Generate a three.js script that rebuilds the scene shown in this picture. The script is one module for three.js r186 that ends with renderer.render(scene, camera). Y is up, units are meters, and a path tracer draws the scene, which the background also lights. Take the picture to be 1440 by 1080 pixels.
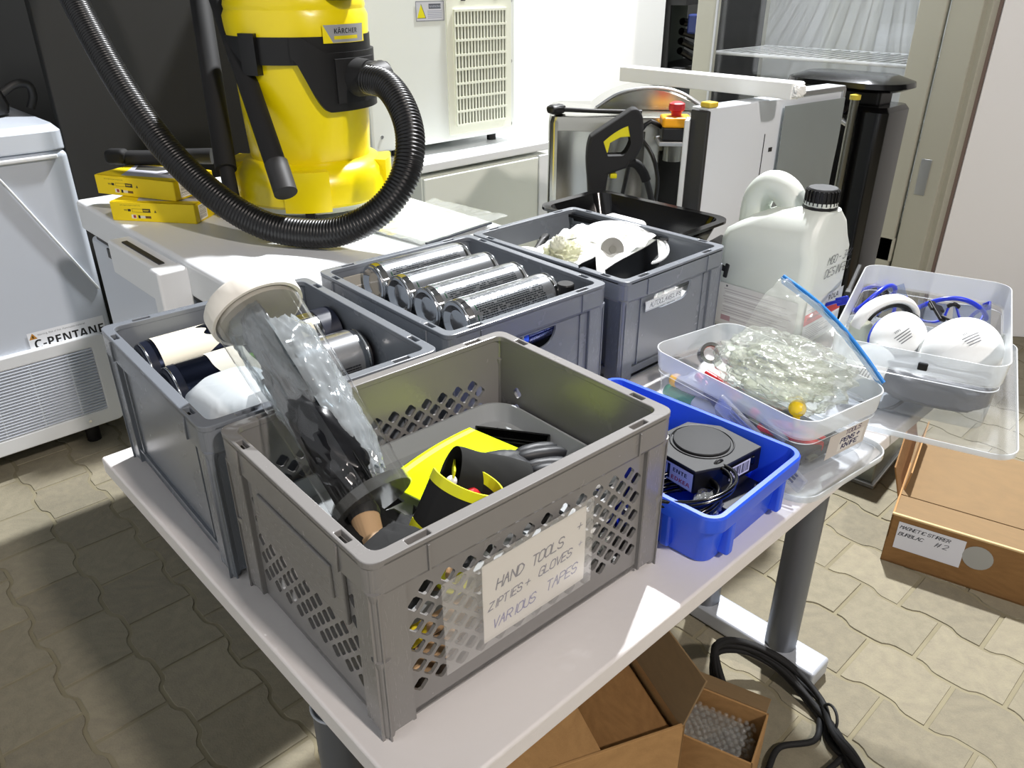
import * as THREE from 'three';
import { RoundedBoxGeometry } from 'three/addons/geometries/RoundedBoxGeometry.js';
import { mergeGeometries, toCreasedNormals } from 'three/addons/utils/BufferGeometryUtils.js';
import { RectAreaLightUniformsLib } from 'three/addons/lights/RectAreaLightUniformsLib.js';
import { ImprovedNoise } from 'three/addons/math/ImprovedNoise.js';

// ------------------------------------------------------------------ camera, light, exposure
// x runs along the table's long front edge, z points out over that edge, y is up; the table's near corner is at x = 0, z = 0
const scene = new THREE.Scene();
const camera = new THREE.PerspectiveCamera(51.93, 4 / 3, 0.05, 60);
camera.position.set(-0.2404, 1.38, 0.3659);
camera.lookAt(-0.2404 + 0.61029, 1.38 - 0.46035, 0.3659 - 0.64469);
const renderer = new THREE.WebGLRenderer({ antialias: true });
renderer.toneMapping = THREE.LinearToneMapping;
renderer.toneMappingExposure = 1.0;
renderer.shadowMap.enabled = true;
renderer.shadowMap.type = THREE.PCFSoftShadowMap;
scene.background = new THREE.Color(0x101214);
RectAreaLightUniformsLib.init();
const LAMPS = [
  // position, target, side, radiance, colour, label
  [[3.6, 5.2, -1.55], [0.6, 0.7, -0.5], 0.2, 5200, 0xfcfdff, 'bright square floodlight hung high over the back of the hall'],
  [[0.25, 4.6, 3.9], [0.3, 0.5, -0.6], 0.3, 680, 0xfff5ee, 'square floodlight hung high over the front of the hall'],
];
const ROOM = { x0: -2.8, x1: 6.4, z0: -4.6, z1: 5.4, h: 5.5 };
const WALLC = 0x5e605f, CEILC = 0x4a4c4c, WALLL = 0xc2c5c9;

// ------------------------------------------------------------------ helpers
const V = (x, y, z) => new THREE.Vector3(x, y, z);
let seed = 7;
const rnd = () => { seed = (seed * 1664525 + 1013904223) >>> 0; return seed / 4294967296; };
const rr = (a, b) => a + (b - a) * rnd();
const noise = new ImprovedNoise();
const fbm = (x, y, z) => noise.noise(x, y, z) + 0.5 * noise.noise(2.1 * x + 7, 2.1 * y, 2.1 * z) + 0.25 * noise.noise(4.3 * x, 4.3 * y + 3, 4.3 * z);
function mat(c, roughness = 0.5, metalness = 0, o = {}) { return new THREE.MeshPhysicalMaterial({ color: c, roughness, metalness, ...o }); }
const used = {};
function numbered(n) { used[n] = (used[n] ?? -1) + 1; return used[n] ? `${n}_${String(used[n]).padStart(3, '0')}` : n; }
function shade(o) { o.traverse((m) => { if (m.isMesh) { m.castShadow = true; m.receiveShadow = true; } }); }
function thing(name, label, category, p = [0, 0, 0], ry = 0, group) {
  const o = new THREE.Group(); o.name = numbered(name); scene.add(o);
  o.position.set(...p); o.rotation.y = ry; o.userData = { label, category };
  if (group) o.userData.group = group;
  return o;
}
function part(parent, name, geo, m, p, r) {
  const o = new THREE.Mesh(geo, m); o.name = name; parent.add(o);
  if (p) o.position.set(...p);
  if (r) o.rotation.set(...r);
  o.castShadow = o.receiveShadow = true;
  return o;
}
function struct(name, geo, m, p) { const o = part(scene, name, geo, m, p); o.userData.kind = 'structure'; return o; }
function dup(src, p, ry, label) { const o = src.clone(); o.name = numbered(src.name.replace(/_\d{3}$/, '')); o.userData = { ...src.userData, label }; o.position.set(...p); o.rotation.y = ry; scene.add(o); return o; }
const rb = (w, h, d, r = 0.003, s = 2) => new RoundedBoxGeometry(w, h, d, s, Math.min(r, w * 0.49, h * 0.49, d * 0.49));
const bx = (w, h, d) => new THREE.BoxGeometry(w, h, d);
const cy = (a, b, h, n = 28, open = false) => new THREE.CylinderGeometry(a, b, h, n, 1, open);
const lathe = (pts, n = 40) => toCreasedNormals(new THREE.LatheGeometry(pts.map((q) => new THREE.Vector2(q[0], q[1])), n), 0.6);
const tube = (pts, r, n = 48, k = 8, closed = false) => new THREE.TubeGeometry(new THREE.CatmullRomCurve3(pts.map((q) => V(...q)), closed, 'centripetal'), n, r, k, closed);
function xf(g, p = [0, 0, 0], r = [0, 0, 0], s = [1, 1, 1]) {
  return g.clone().applyMatrix4(new THREE.Matrix4().compose(V(...p), new THREE.Quaternion().setFromEuler(new THREE.Euler(...r)), V(...s)));
}
function mg(list) {
  return mergeGeometries(list.map((g) => { const q = g.index ? g.toNonIndexed() : g.clone(); for (const k of Object.keys(q.attributes)) if (!['position', 'normal', 'uv'].includes(k)) q.deleteAttribute(k); if (!q.attributes.uv) q.setAttribute('uv', new THREE.BufferAttribute(new Float32Array(q.attributes.position.count * 2), 2)); return q; }));
}
function rod(a, b, r, n = 12, r2 = r) {
  const A = V(...a), B = V(...b), d = B.clone().sub(A);
  const g = new THREE.CylinderGeometry(r2, r, d.length(), n);
  return g.applyMatrix4(new THREE.Matrix4().compose(A.add(B).multiplyScalar(0.5), new THREE.Quaternion().setFromUnitVectors(V(0, 1, 0), d.normalize()), V(1, 1, 1)));
}
function poly(pts) { const s = new THREE.Shape(); pts.forEach((q, i) => (i ? s.lineTo(q[0], q[1]) : s.moveTo(q[0], q[1]))); s.closePath(); return s; }
function rrShape(w, h, r, x = 0, y = 0, C = THREE.Shape) {
  const s = new C(), a = x - w / 2, b = y - h / 2;
  s.moveTo(a + r, b); s.lineTo(a + w - r, b); s.quadraticCurveTo(a + w, b, a + w, b + r); s.lineTo(a + w, b + h - r); s.quadraticCurveTo(a + w, b + h, a + w - r, b + h);
  s.lineTo(a + r, b + h); s.quadraticCurveTo(a, b + h, a, b + h - r); s.lineTo(a, b + r); s.quadraticCurveTo(a, b, a + r, b); s.closePath(); return s;
}
function ext(shape, depth, bevel = 0, seg = 6) { return new THREE.ExtrudeGeometry(shape, { depth, bevelEnabled: bevel > 0, bevelSize: bevel, bevelThickness: bevel, bevelOffset: -bevel, bevelSegments: 2, curveSegments: seg }); }
// a skin through rounded rectangles: rings [width, depth, corner radius, y, x shift, z shift] from outside bottom, over the rim, to inside bottom
function loft(rings, cap0 = true, cap1 = true, k = 6, crease = 0.55) {
  const n = 4 * (k + 1), P = [];
  for (const [w, d, r0, y, sx = 0, sz = 0] of rings) {
    const r = Math.min(r0, w / 2 - 1e-4, d / 2 - 1e-4), ring = [];
    for (let c = 0; c < 4; c++) for (let i = 0; i <= k; i++) {
      const t = (c + i / k) * Math.PI / 2, cx = (c === 0 || c === 3 ? 1 : -1) * (w / 2 - r), cz = (c < 2 ? 1 : -1) * (d / 2 - r);
      ring.push([cx + r * Math.cos(t) + sx, y, cz + r * Math.sin(t) + sz]);
    }
    P.push(ring);
  }
  const a = [];
  const tri = (p, q, s) => a.push(...p, ...q, ...s);
  for (let j = 0; j + 1 < P.length; j++) for (let i = 0; i < n; i++) { const i2 = (i + 1) % n; tri(P[j][i], P[j + 1][i], P[j + 1][i2]); tri(P[j][i], P[j + 1][i2], P[j][i2]); }
  const fan = (ring, flip) => { const c = [0, 1, 2].map((m) => ring.reduce((s, q) => s + q[m], 0) / n); for (let i = 0; i < n; i++) flip ? tri(c, ring[(i + 1) % n], ring[i]) : tri(c, ring[i], ring[(i + 1) % n]); };
  if (cap0) fan(P[0], false);
  if (cap1) fan(P[P.length - 1], true);
  const g = new THREE.BufferGeometry(); g.setAttribute('position', new THREE.Float32BufferAttribute(a, 3));
  const uv = []; for (let i = 0; i < a.length; i += 3) uv.push(a[i] + a[i + 2], a[i + 1]);
  g.setAttribute('uv', new THREE.Float32BufferAttribute(uv, 2));
  g.computeVertexNormals();
  return toCreasedNormals(g, crease);
}
function warp(g, f) { const p = g.attributes.position, v = V(0, 0, 0); for (let i = 0; i < p.count; i++) { v.fromBufferAttribute(p, i); f(v); p.setXYZ(i, v.x, v.y, v.z); } g.computeVertexNormals(); return g; }
// crumpled bag or lump: a ball squashed to w, h, d with folds
function lump(w, h, d, amp = 0.12, fr = 3, off = 0, sq = 0.7, det = 40) {
  const g = new THREE.SphereGeometry(1, det, Math.round(det * 0.7));
  return warp(g, (v) => {
    const s = 1 + amp * fbm(v.x * fr + off, v.y * fr + off * 2, v.z * fr);
    const e = (t) => Math.sign(t) * Math.pow(Math.abs(t), sq);
    v.set(e(v.x) * w / 2 * s, e(v.y) * h / 2 * s, e(v.z) * d / 2 * s);
  });
}
// a soft sheet of film w by d with folds, lying in the xz plane, with two faces
function film(w, d, amp, fr, off = 0, n = 40, f = null, th = 0.0012) {
  const g = new THREE.BoxGeometry(w, th, d, n, 1, n);
  return warp(g, (v) => { const b = amp * fbm(v.x * fr + off, off, v.z * fr); v.y += b; if (f) f(v); });
}
// shell piece wrapped round a vertical cylinder, y limits given by angle
function wrap(R0, R1, t0, t1, lim, n = 40, m = 6) {
  const a = [], at = (t, y, r) => [Math.sin(t) * r, y, Math.cos(t) * r];
  const q = (A, B, C, D) => a.push(...A, ...B, ...C, ...A, ...C, ...D);
  for (let i = 0; i < n; i++) {
    const ta = t0 + (t1 - t0) * i / n, tb = t0 + (t1 - t0) * (i + 1) / n, la = lim(ta), lb = lim(tb);
    for (let j = 0; j < m; j++) {
      const ya = la[0] + (la[1] - la[0]) * j / m, yb = la[0] + (la[1] - la[0]) * (j + 1) / m, yc = lb[0] + (lb[1] - lb[0]) * j / m, yd = lb[0] + (lb[1] - lb[0]) * (j + 1) / m;
      q(at(ta, ya, R1), at(tb, yc, R1), at(tb, yd, R1), at(ta, yb, R1));
      q(at(ta, yb, R0), at(tb, yd, R0), at(tb, yc, R0), at(ta, ya, R0));
    }
    q(at(ta, la[0], R0), at(tb, lb[0], R0), at(tb, lb[0], R1), at(ta, la[0], R1));
    q(at(ta, la[1], R1), at(tb, lb[1], R1), at(tb, lb[1], R0), at(ta, la[1], R0));
  }
  for (const [t, fl] of [[t0, 0], [t1, 1]]) { const l = lim(t); const A = at(t, l[0], R0), B = at(t, l[0], R1), C = at(t, l[1], R1), D = at(t, l[1], R0); fl ? q(D, C, B, A) : q(A, B, C, D); }
  const g = new THREE.BufferGeometry(); g.setAttribute('position', new THREE.Float32BufferAttribute(a, 3));
  g.setAttribute('uv', new THREE.Float32BufferAttribute(new Float32Array(a.length / 3 * 2), 2)); g.computeVertexNormals();
  return toCreasedNormals(g, 0.5);
}
// ------------------------------------------------------------------ printed and written surfaces
function canvasTex(w, h, draw) {
  const c = document.createElement('canvas'); c.width = w; c.height = h;
  const x = c.getContext('2d'); draw(x, w, h);
  const t = new THREE.CanvasTexture(c); t.colorSpace = THREE.SRGBColorSpace; t.anisotropy = 4; return t;
}
const GLYPH = { A: '06 20 46,13 33', B: '06 00 30 41 32 03,32 44 36 06', C: '41 30 10 01 05 16 36 45', D: '00 06 26 44 42 20 00', E: '40 00 06 46,03 33', F: '40 00 06,03 33', G: '41 30 10 01 05 16 36 45 43 23', H: '00 06,40 46,03 43', I: '20 26', J: '40 45 36 16 05', K: '00 06,40 03 46', L: '00 06 46', M: '06 00 23 40 46', N: '06 00 46 40', O: '10 30 41 45 36 16 05 01 10', P: '06 00 30 41 42 33 03', Q: '10 30 41 45 36 16 05 01 10,24 46', R: '06 00 30 41 42 33 03,23 46', S: '41 30 10 01 02 13 33 44 45 36 16 05', T: '00 40,20 26', U: '00 05 16 36 45 40', V: '00 26 40', W: '00 16 22 36 40', X: '00 46,40 06', Y: '00 23 40,23 26', Z: '00 40 06 46', 0: '10 30 41 45 36 16 05 01 10', 1: '11 20 26', 2: '01 10 30 41 42 06 46', 3: '00 40 23 44 45 36 16 05', 4: '36 30 04 44', '+': '21 25,03 43', '#': '10 06,40 36,02 42,04 44', '-': '03 33', '.': '15 16', '%': '40 06,00 01,45 46' };
function hand(x, text, px, py, size, colour, lw, slant = 0.12, jig = 0.045) {
  x.strokeStyle = colour; x.lineWidth = lw; x.lineCap = 'round'; x.lineJoin = 'round';
  let cx = px;
  for (const ch of text) {
    const g = GLYPH[ch];
    if (g) for (const st of g.split(',')) {
      x.beginPath();
      st.split(' ').forEach((q, i) => { const u = (+q[0] / 4 + rr(-jig, jig)) * size * 0.62, v = (+q[1] / 6 + rr(-jig, jig) * 0.7) * size; const X = cx + u + (size - v) * slant, Y = py + v; i ? x.lineTo(X, Y) : x.moveTo(X, Y); });
      x.stroke();
    }
    cx += size * (ch === ' ' ? 0.4 : ch === 'I' ? 0.5 : 0.76);
  }
}
function sheet(parent, name, w, h, tex, p, r, m = {}) {
  const o = part(parent, name, new THREE.PlaneGeometry(w, h), mat(0xffffff, 0.6, 0, { map: tex, side: THREE.DoubleSide, ...m }), p, r);
  return o;
}
const noiseTex = (n, c0, c1, fr, o2 = {}) => {
  const d = new Uint8Array(n * n * 4), A = new THREE.Color(c0), B = new THREE.Color(c1), C = new THREE.Color();
  for (let j = 0; j < n; j++) for (let i = 0; i < n; i++) {
    const u = i / n * Math.PI * 2, v = j / n * Math.PI * 2;
    let t = 0.5 + 0.45 * fbm(Math.cos(u) * fr + 3, Math.sin(u) * fr + Math.cos(v) * fr, Math.sin(v) * fr + (o2.off || 0)) + (rnd() - 0.5) * (o2.grain ?? 0.25);
    C.copy(A).lerp(B, Math.min(1, Math.max(0, t))).convertLinearToSRGB();
    d.set([C.r * 255, C.g * 255, C.b * 255, 255], (j * n + i) * 4);
  }
  const t = new THREE.DataTexture(d, n, n); t.colorSpace = o2.lin ? THREE.NoColorSpace : THREE.SRGBColorSpace; t.wrapS = t.wrapT = THREE.RepeatWrapping; t.magFilter = THREE.LinearFilter; t.minFilter = THREE.LinearMipmapLinearFilter; t.generateMipmaps = true; t.needsUpdate = true; return t;
};

// ------------------------------------------------------------------ materials
const grainBump = noiseTex(256, 0x000000, 0xffffff, 3, { grain: 1.1, lin: true });
const scuff = noiseTex(256, 0x8c8c8c, 0xb0b0b0, 2.5, { grain: 0.15, lin: true });
const M = {
  crate: mat(0x757a81, 0.42, 0, { roughnessMap: scuff }),
  crateWarm: mat(0x82807e, 0.42, 0, { roughnessMap: scuff }),
  insert: mat(0xa2a6a8, 0.4),
  tableTop: mat(0xe6e2e0, 0.38, 0, { bumpMap: grainBump, bumpScale: 0.0002 }),
  legGrey: mat(0x70747b, 0.4, 0.35),
  footGrey: mat(0xb9bec6, 0.35, 0.2),
  white: mat(0xe4e7e9, 0.35),
  whiteWarm: mat(0xe6e7dd, 0.4),
  appliance: mat(0xc3cad4, 0.28),
  applianceLid: mat(0xdfe2e4, 0.3),
  greyWhite: mat(0xcfd2d2, 0.45),
  dark: mat(0x2a2a2a, 0.55),
  black: mat(0x0b0b0c, 0.45),
  blackGloss: mat(0x070708, 0.18),
  rubber: mat(0x121213, 0.75),
  yellow: mat(0xf4dd00, 0.3, 0, { clearcoat: 0.3, clearcoatRoughness: 0.3 }),
  yellowCard: mat(0xf2d400, 0.4),
  neon: mat(0xd7f500, 0.35),
  steel: mat(0xb4b4ac, 0.24, 1),
  steelDark: mat(0x77776f, 0.3, 1),
  chrome: mat(0xd6d8da, 0.14, 1),
  alu: mat(0xc4c6c8, 0.35, 0.9),
  brass: mat(0xd0b060, 0.25, 0.9),
  frame: mat(0xb3b2a4, 0.5, 0.1),
  card: mat(0xffffff, 0.85, 0, { map: noiseTex(256, 0xa07a4c, 0xb48c5a, 2, { grain: 0.35 }) }),
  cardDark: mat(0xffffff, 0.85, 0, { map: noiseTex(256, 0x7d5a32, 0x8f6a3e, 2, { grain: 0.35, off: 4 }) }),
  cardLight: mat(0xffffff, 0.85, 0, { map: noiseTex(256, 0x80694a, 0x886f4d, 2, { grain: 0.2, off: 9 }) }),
  cardEdge: mat(0xcfb487, 0.9),
  clear: mat(0xffffff, 0.06, 0, { transmission: 1, thickness: 0, ior: 1.45, side: THREE.DoubleSide }),
  clearBag: mat(0xf4f6f4, 0.12, 0, { transmission: 0.88, thickness: 0, ior: 1.45, side: THREE.DoubleSide }),
  milky: mat(0xf4f6f8, 0.1, 0, { transmission: 0.9, thickness: 0, ior: 1.3 }),
  milkyRim: mat(0xf1f4f6, 0.3, 0, { transmission: 0.6, thickness: 0, ior: 1.4 }),
  hdpe: mat(0xecf1ea, 0.4, 0, { transmission: 0.2, thickness: 0, ior: 1.5 }),
  blue: mat(0x2c5cea, 0.34),
  blueGlass: mat(0x1d35c8, 0.3),
  zipBlue: mat(0x1b7fd0, 0.4),
  red: mat(0xd1202a, 0.4),
  green: mat(0x0f8f5e, 0.45),
  paper: mat(0xe4e1dc, 0.8),
  cloudWhite: mat(0xf2f3f1, 0.7),
  greyBag: mat(0x5f6166, 0.5, 0, { clearcoat: 0.4, clearcoatRoughness: 0.4 }),
  navy: mat(0x171d2e, 0.4),
  wood: mat(0xcdaa82, 0.6),
  glass: mat(0xffffff, 0.03, 0, { transmission: 1, thickness: 0, ior: 1.5 }),
  fabric: mat(0x18191a, 0.9),
};

// ------------------------------------------------------------------ the hall
{
  const { x0, x1, z0, z1, h } = ROOM, cx = (x0 + x1) / 2, cz = (z0 + z1) / 2, W = x1 - x0, D = z1 - z0;
  const floor = struct('floor', bx(W, 0.1, D), mat(0xffffff, 0.95, 0, { map: noiseTex(256, 0x7d7660, 0x8a836b, 5, { grain: 0.8 }) }), [cx, -0.0525, cz]);
  const wm = mat(WALLC, 0.8);
  struct('ceiling', bx(W + 0.4, 0.15, D + 0.4), mat(CEILC, 0.85), [cx, h + 0.075, cz]);
  struct('wall_left', bx(0.2, h, D), mat(WALLL, 0.8), [x0 - 0.1, h / 2, cz]);
  struct('wall_right', bx(0.2, h, D), wm, [x1 + 0.1, h / 2, cz]);
  struct('wall_back', bx(W + 0.4, h, 0.2), wm, [cx, h / 2, z0 - 0.1]);
  struct('wall_front', bx(W + 0.4, h, 0.2), wm, [cx, h / 2, z1 + 0.1]);
  // interlocking pavers: columns along z, each block with waved long sides, columns offset by half a block
  const BW = 0.158, BL = 0.19, J = 0.0028, waves = (t) => { const u = ((t % 1) + 1) % 1, s = (a) => Math.min(1, Math.max(0, (u - a) / 0.12)); return 0.0085 * (u < 0.5 ? -1 + 2 * s(0.12) : 1 - 2 * s(0.62)); };
  const shape = (dx) => { const L = [], R = [], n = 14; for (let i = 0; i <= n; i++) { const z = -BL / 2 + J + (BL - 2 * J) * i / n, t = z / BL; L.push([-BW / 2 + J + waves(t + dx), z]); R.push([BW / 2 - J + waves(t + dx), z]); } return [...L, ...R.reverse()]; };
  function paverGeo(dx, s) {
    const P = shape(dx), a = [], uv = [], uo = rr(0, 1), vo = rr(0, 1);
    const ins = P.map(([x, z]) => [x * 0.965, z * 0.972]), tilt = (x, z) => s[0] * x + s[1] * z;
    const put = (q, y) => { a.push(q[0], y + tilt(q[0], q[1]), q[1]); uv.push(q[0] * 2.2 + uo, q[1] * 2.2 + vo); };
    const n = P.length;
    const c = THREE.ShapeUtils.triangulateShape(ins.map((q) => new THREE.Vector2(q[0], q[1])), []);
    for (const t of c) { const o = (ins[t[1]][0] - ins[t[0]][0]) * (ins[t[2]][1] - ins[t[0]][1]) - (ins[t[2]][0] - ins[t[0]][0]) * (ins[t[1]][1] - ins[t[0]][1]); for (const k of (o > 0 ? [t[0], t[2], t[1]] : t)) put(ins[k], 0); }
    for (let i = 0; i < n; i++) { const j = (i + 1) % n; for (const [q, y] of [[P[i], -0.007], [ins[j], 0], [ins[i], 0], [P[i], -0.007], [P[j], -0.007], [ins[j], 0]]) put(q, y); }
    const g = new THREE.BufferGeometry(); g.setAttribute('position', new THREE.Float32BufferAttribute(a, 3)); g.setAttribute('uv', new THREE.Float32BufferAttribute(uv, 2)); g.computeVertexNormals(); return g;
  }
  const geos = [0, 0.5].map((dx) => [0, 1, 2, 3].map(() => paverGeo(dx, [rr(-0.006, 0.006), rr(-0.005, 0.005)])));
  const pt = [0, 1, 2].map((i) => noiseTex(256, [0x7d7765, 0x787262, 0x837c6b][i], [0x8d8672, 0x88816d, 0x938c76][i], 3, { grain: 0.4, off: i * 5 }));
  const pm = pt.map((t) => mat(0xffffff, 0.88, 0, { map: t, bumpMap: grainBump, bumpScale: 0.0005 }));
  camera.updateMatrixWorld(); camera.updateProjectionMatrix();
  const vp = new THREE.Matrix4().multiplyMatrices(camera.projectionMatrix, camera.matrixWorldInverse);
  const near = [], far = [];
  for (let i = -28; i <= 33; i++) for (let j = -24; j <= 28; j++) {
    const x = 0.13 + i * BW, z = -1.0 + j * BL + (i & 1 ? BL / 2 : 0);
    if (x < x0 + 0.1 || x > x1 - 0.1 || z < z0 + 0.1 || z > z1 - 0.1) continue;
    const q = V(x, 0, z).applyMatrix4(vp), seen = Math.abs(q.x) < 1.08 && Math.abs(q.y) < 1.1 && q.z < 1 && z > -2.9 && x < 2.6;
    const e = [x, z, i & 1 ? 1 : 0, V(x, 0, z).distanceTo(camera.position)];
    (seen ? near : far).push(e);
  }
  near.sort((a, b) => a[3] - b[3]); far.push(...near.splice(290));
  for (const [x, z, o] of near) part(floor, numbered('paver'), geos[o][Math.floor(rnd() * 4)], pm[Math.floor(rnd() * 3)], [x - cx, 0.0525 + rr(-0.001, 0.0008), z - cz]);
  const rest = part(floor, 'paving', mergeGeometries(far.map(([x, z, o]) => xf(geos[o][Math.floor(rnd() * 4)], [x, 0, z]))), pm[0], [-cx, 0.0525, -cz]);
  rest.userData.kind = 'stuff';
  // partitions
  struct('wall_partition_white', rb(1.62, 2.7, 0.08, 0.004), mat(0xf6f7f6, 0.5), [2.81, 1.35, -2.54]);
  struct('wall_partition_dark', rb(1.47, 2.7, 0.04, 0.004), mat(0x1d1d1b, 0.75), [1.195, 1.35, -2.36]);
  struct('wall_partition_dark_back', rb(1.9, 2.6, 0.06, 0.004), mat(0x262624, 0.7), [1.3, 1.3, -2.99]);
  struct('wall_partition_black', rb(2.6, 2.6, 0.06, 0.004), mat(0x151515, 0.6), [-0.85, 1.3, -3.05]);
  const rp = struct('wall_partition_right', rb(0.04, 2.5, 2.6, 0.004), mat(0xf2f3f5, 0.5), [3.22 + 0.84, 1.25, -0.72 + 1.0]); rp.rotation.y = 0.7;
  const tr1 = struct('trim_1', rb(0.045, 2.5, 0.016, 0.003), mat(0x6f5f58, 0.5), [3.22, 1.25, -0.725]); tr1.rotation.y = 0.7;
  for (const [p, t, s, I, c, label] of LAMPS) {
    const L = thing('hall_floodlight', label, 'lamp', p);
    L.lookAt(V(...t));
    part(L, 'housing', rb(s + 0.04, s + 0.04, 0.09, 0.01), M.dark, [0, 0, -0.052]);
    part(L, 'lens', bx(s, s, 0.004), new THREE.MeshStandardMaterial({ color: 0xffffff, emissive: c, emissiveIntensity: 9, roughness: 0.5 }), [0, 0, -0.004]);
    part(L, 'bracket', rod([0, 0, -0.09], [0, 0.25, -0.3], 0.012), M.dark);
    const a = new THREE.RectAreaLight(c, I, s, s); a.position.set(...p); a.lookAt(V(...t)); a.translateZ(-0.004); scene.add(a);
  }
}

// ------------------------------------------------------------------ the table
const T = 0.735;
{
  const t = thing('work_table', 'white-topped work table with grey steel T-legs carrying all the open crates', 'table');
  part(t, 'table_top', rb(1.31, 0.028, 0.79, 0.004, 3), M.tableTop, [0.655, T - 0.014, -0.395]);
  for (const x of [0.115, 1.1]) {
    for (const z of [-0.17, -0.37]) {
      const g = part(t, 'leg', mg([rod([x, 0.04, z], [x, 0.47, z], 0.034, 28), rod([x, 0.47, z], [x, T - 0.03, z], 0.03, 28)]), M.legGrey);
      part(g, 'collar', xf(new THREE.TorusGeometry(0.0345, 0.0022, 8, 32), [x, 0.47, z], [Math.PI / 2, 0, 0]), M.footGrey);
    }
    part(t, 'foot', rb(0.075, 0.045, 0.37, 0.008, 3), M.footGrey, [x, 0.0235, -0.255]);
    part(t, 'top_bracket', rb(0.06, 0.03, 0.6, 0.004), M.legGrey, [x, T - 0.044, -0.395]);
  }
  part(t, 'crossbar', rb(0.93, 0.05, 0.03, 0.004), M.legGrey, [0.607, T - 0.056, -0.27]);
  part(t, 'knob', new THREE.SphereGeometry(0.008, 16, 12), M.alu, [1.062, 0.52, -0.15]);
}

// ------------------------------------------------------------------ grey euro crates
// walls are flat panels with their openings cut out; local origin in the middle of the base
function diamonds(s, w, y0, y1, pitch, hd, skip) {
  const nx = Math.floor(w / pitch);
  let row = 0;
  for (let y = y0; y <= y1 + 1e-6; y += pitch / 2, row++) for (let i = 0; i <= nx; i++) {
    const x = (i - nx / 2) * pitch + (row & 1 ? pitch / 2 : 0);
    if (Math.abs(x) > w / 2 + 1e-6 || (skip && skip(x, y))) continue;
    const h = new THREE.Path(), c = hd * 0.16;
    h.moveTo(x + hd - c, y - c); h.lineTo(x + hd - c, y + c); h.lineTo(x + c, y + hd - c); h.lineTo(x - c, y + hd - c); h.lineTo(x - hd + c, y + c); h.lineTo(x - hd + c, y - c); h.lineTo(x - c, y - hd + c); h.lineTo(x + c, y - hd + c); h.closePath();
    s.holes.push(h);
  }
}
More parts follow.
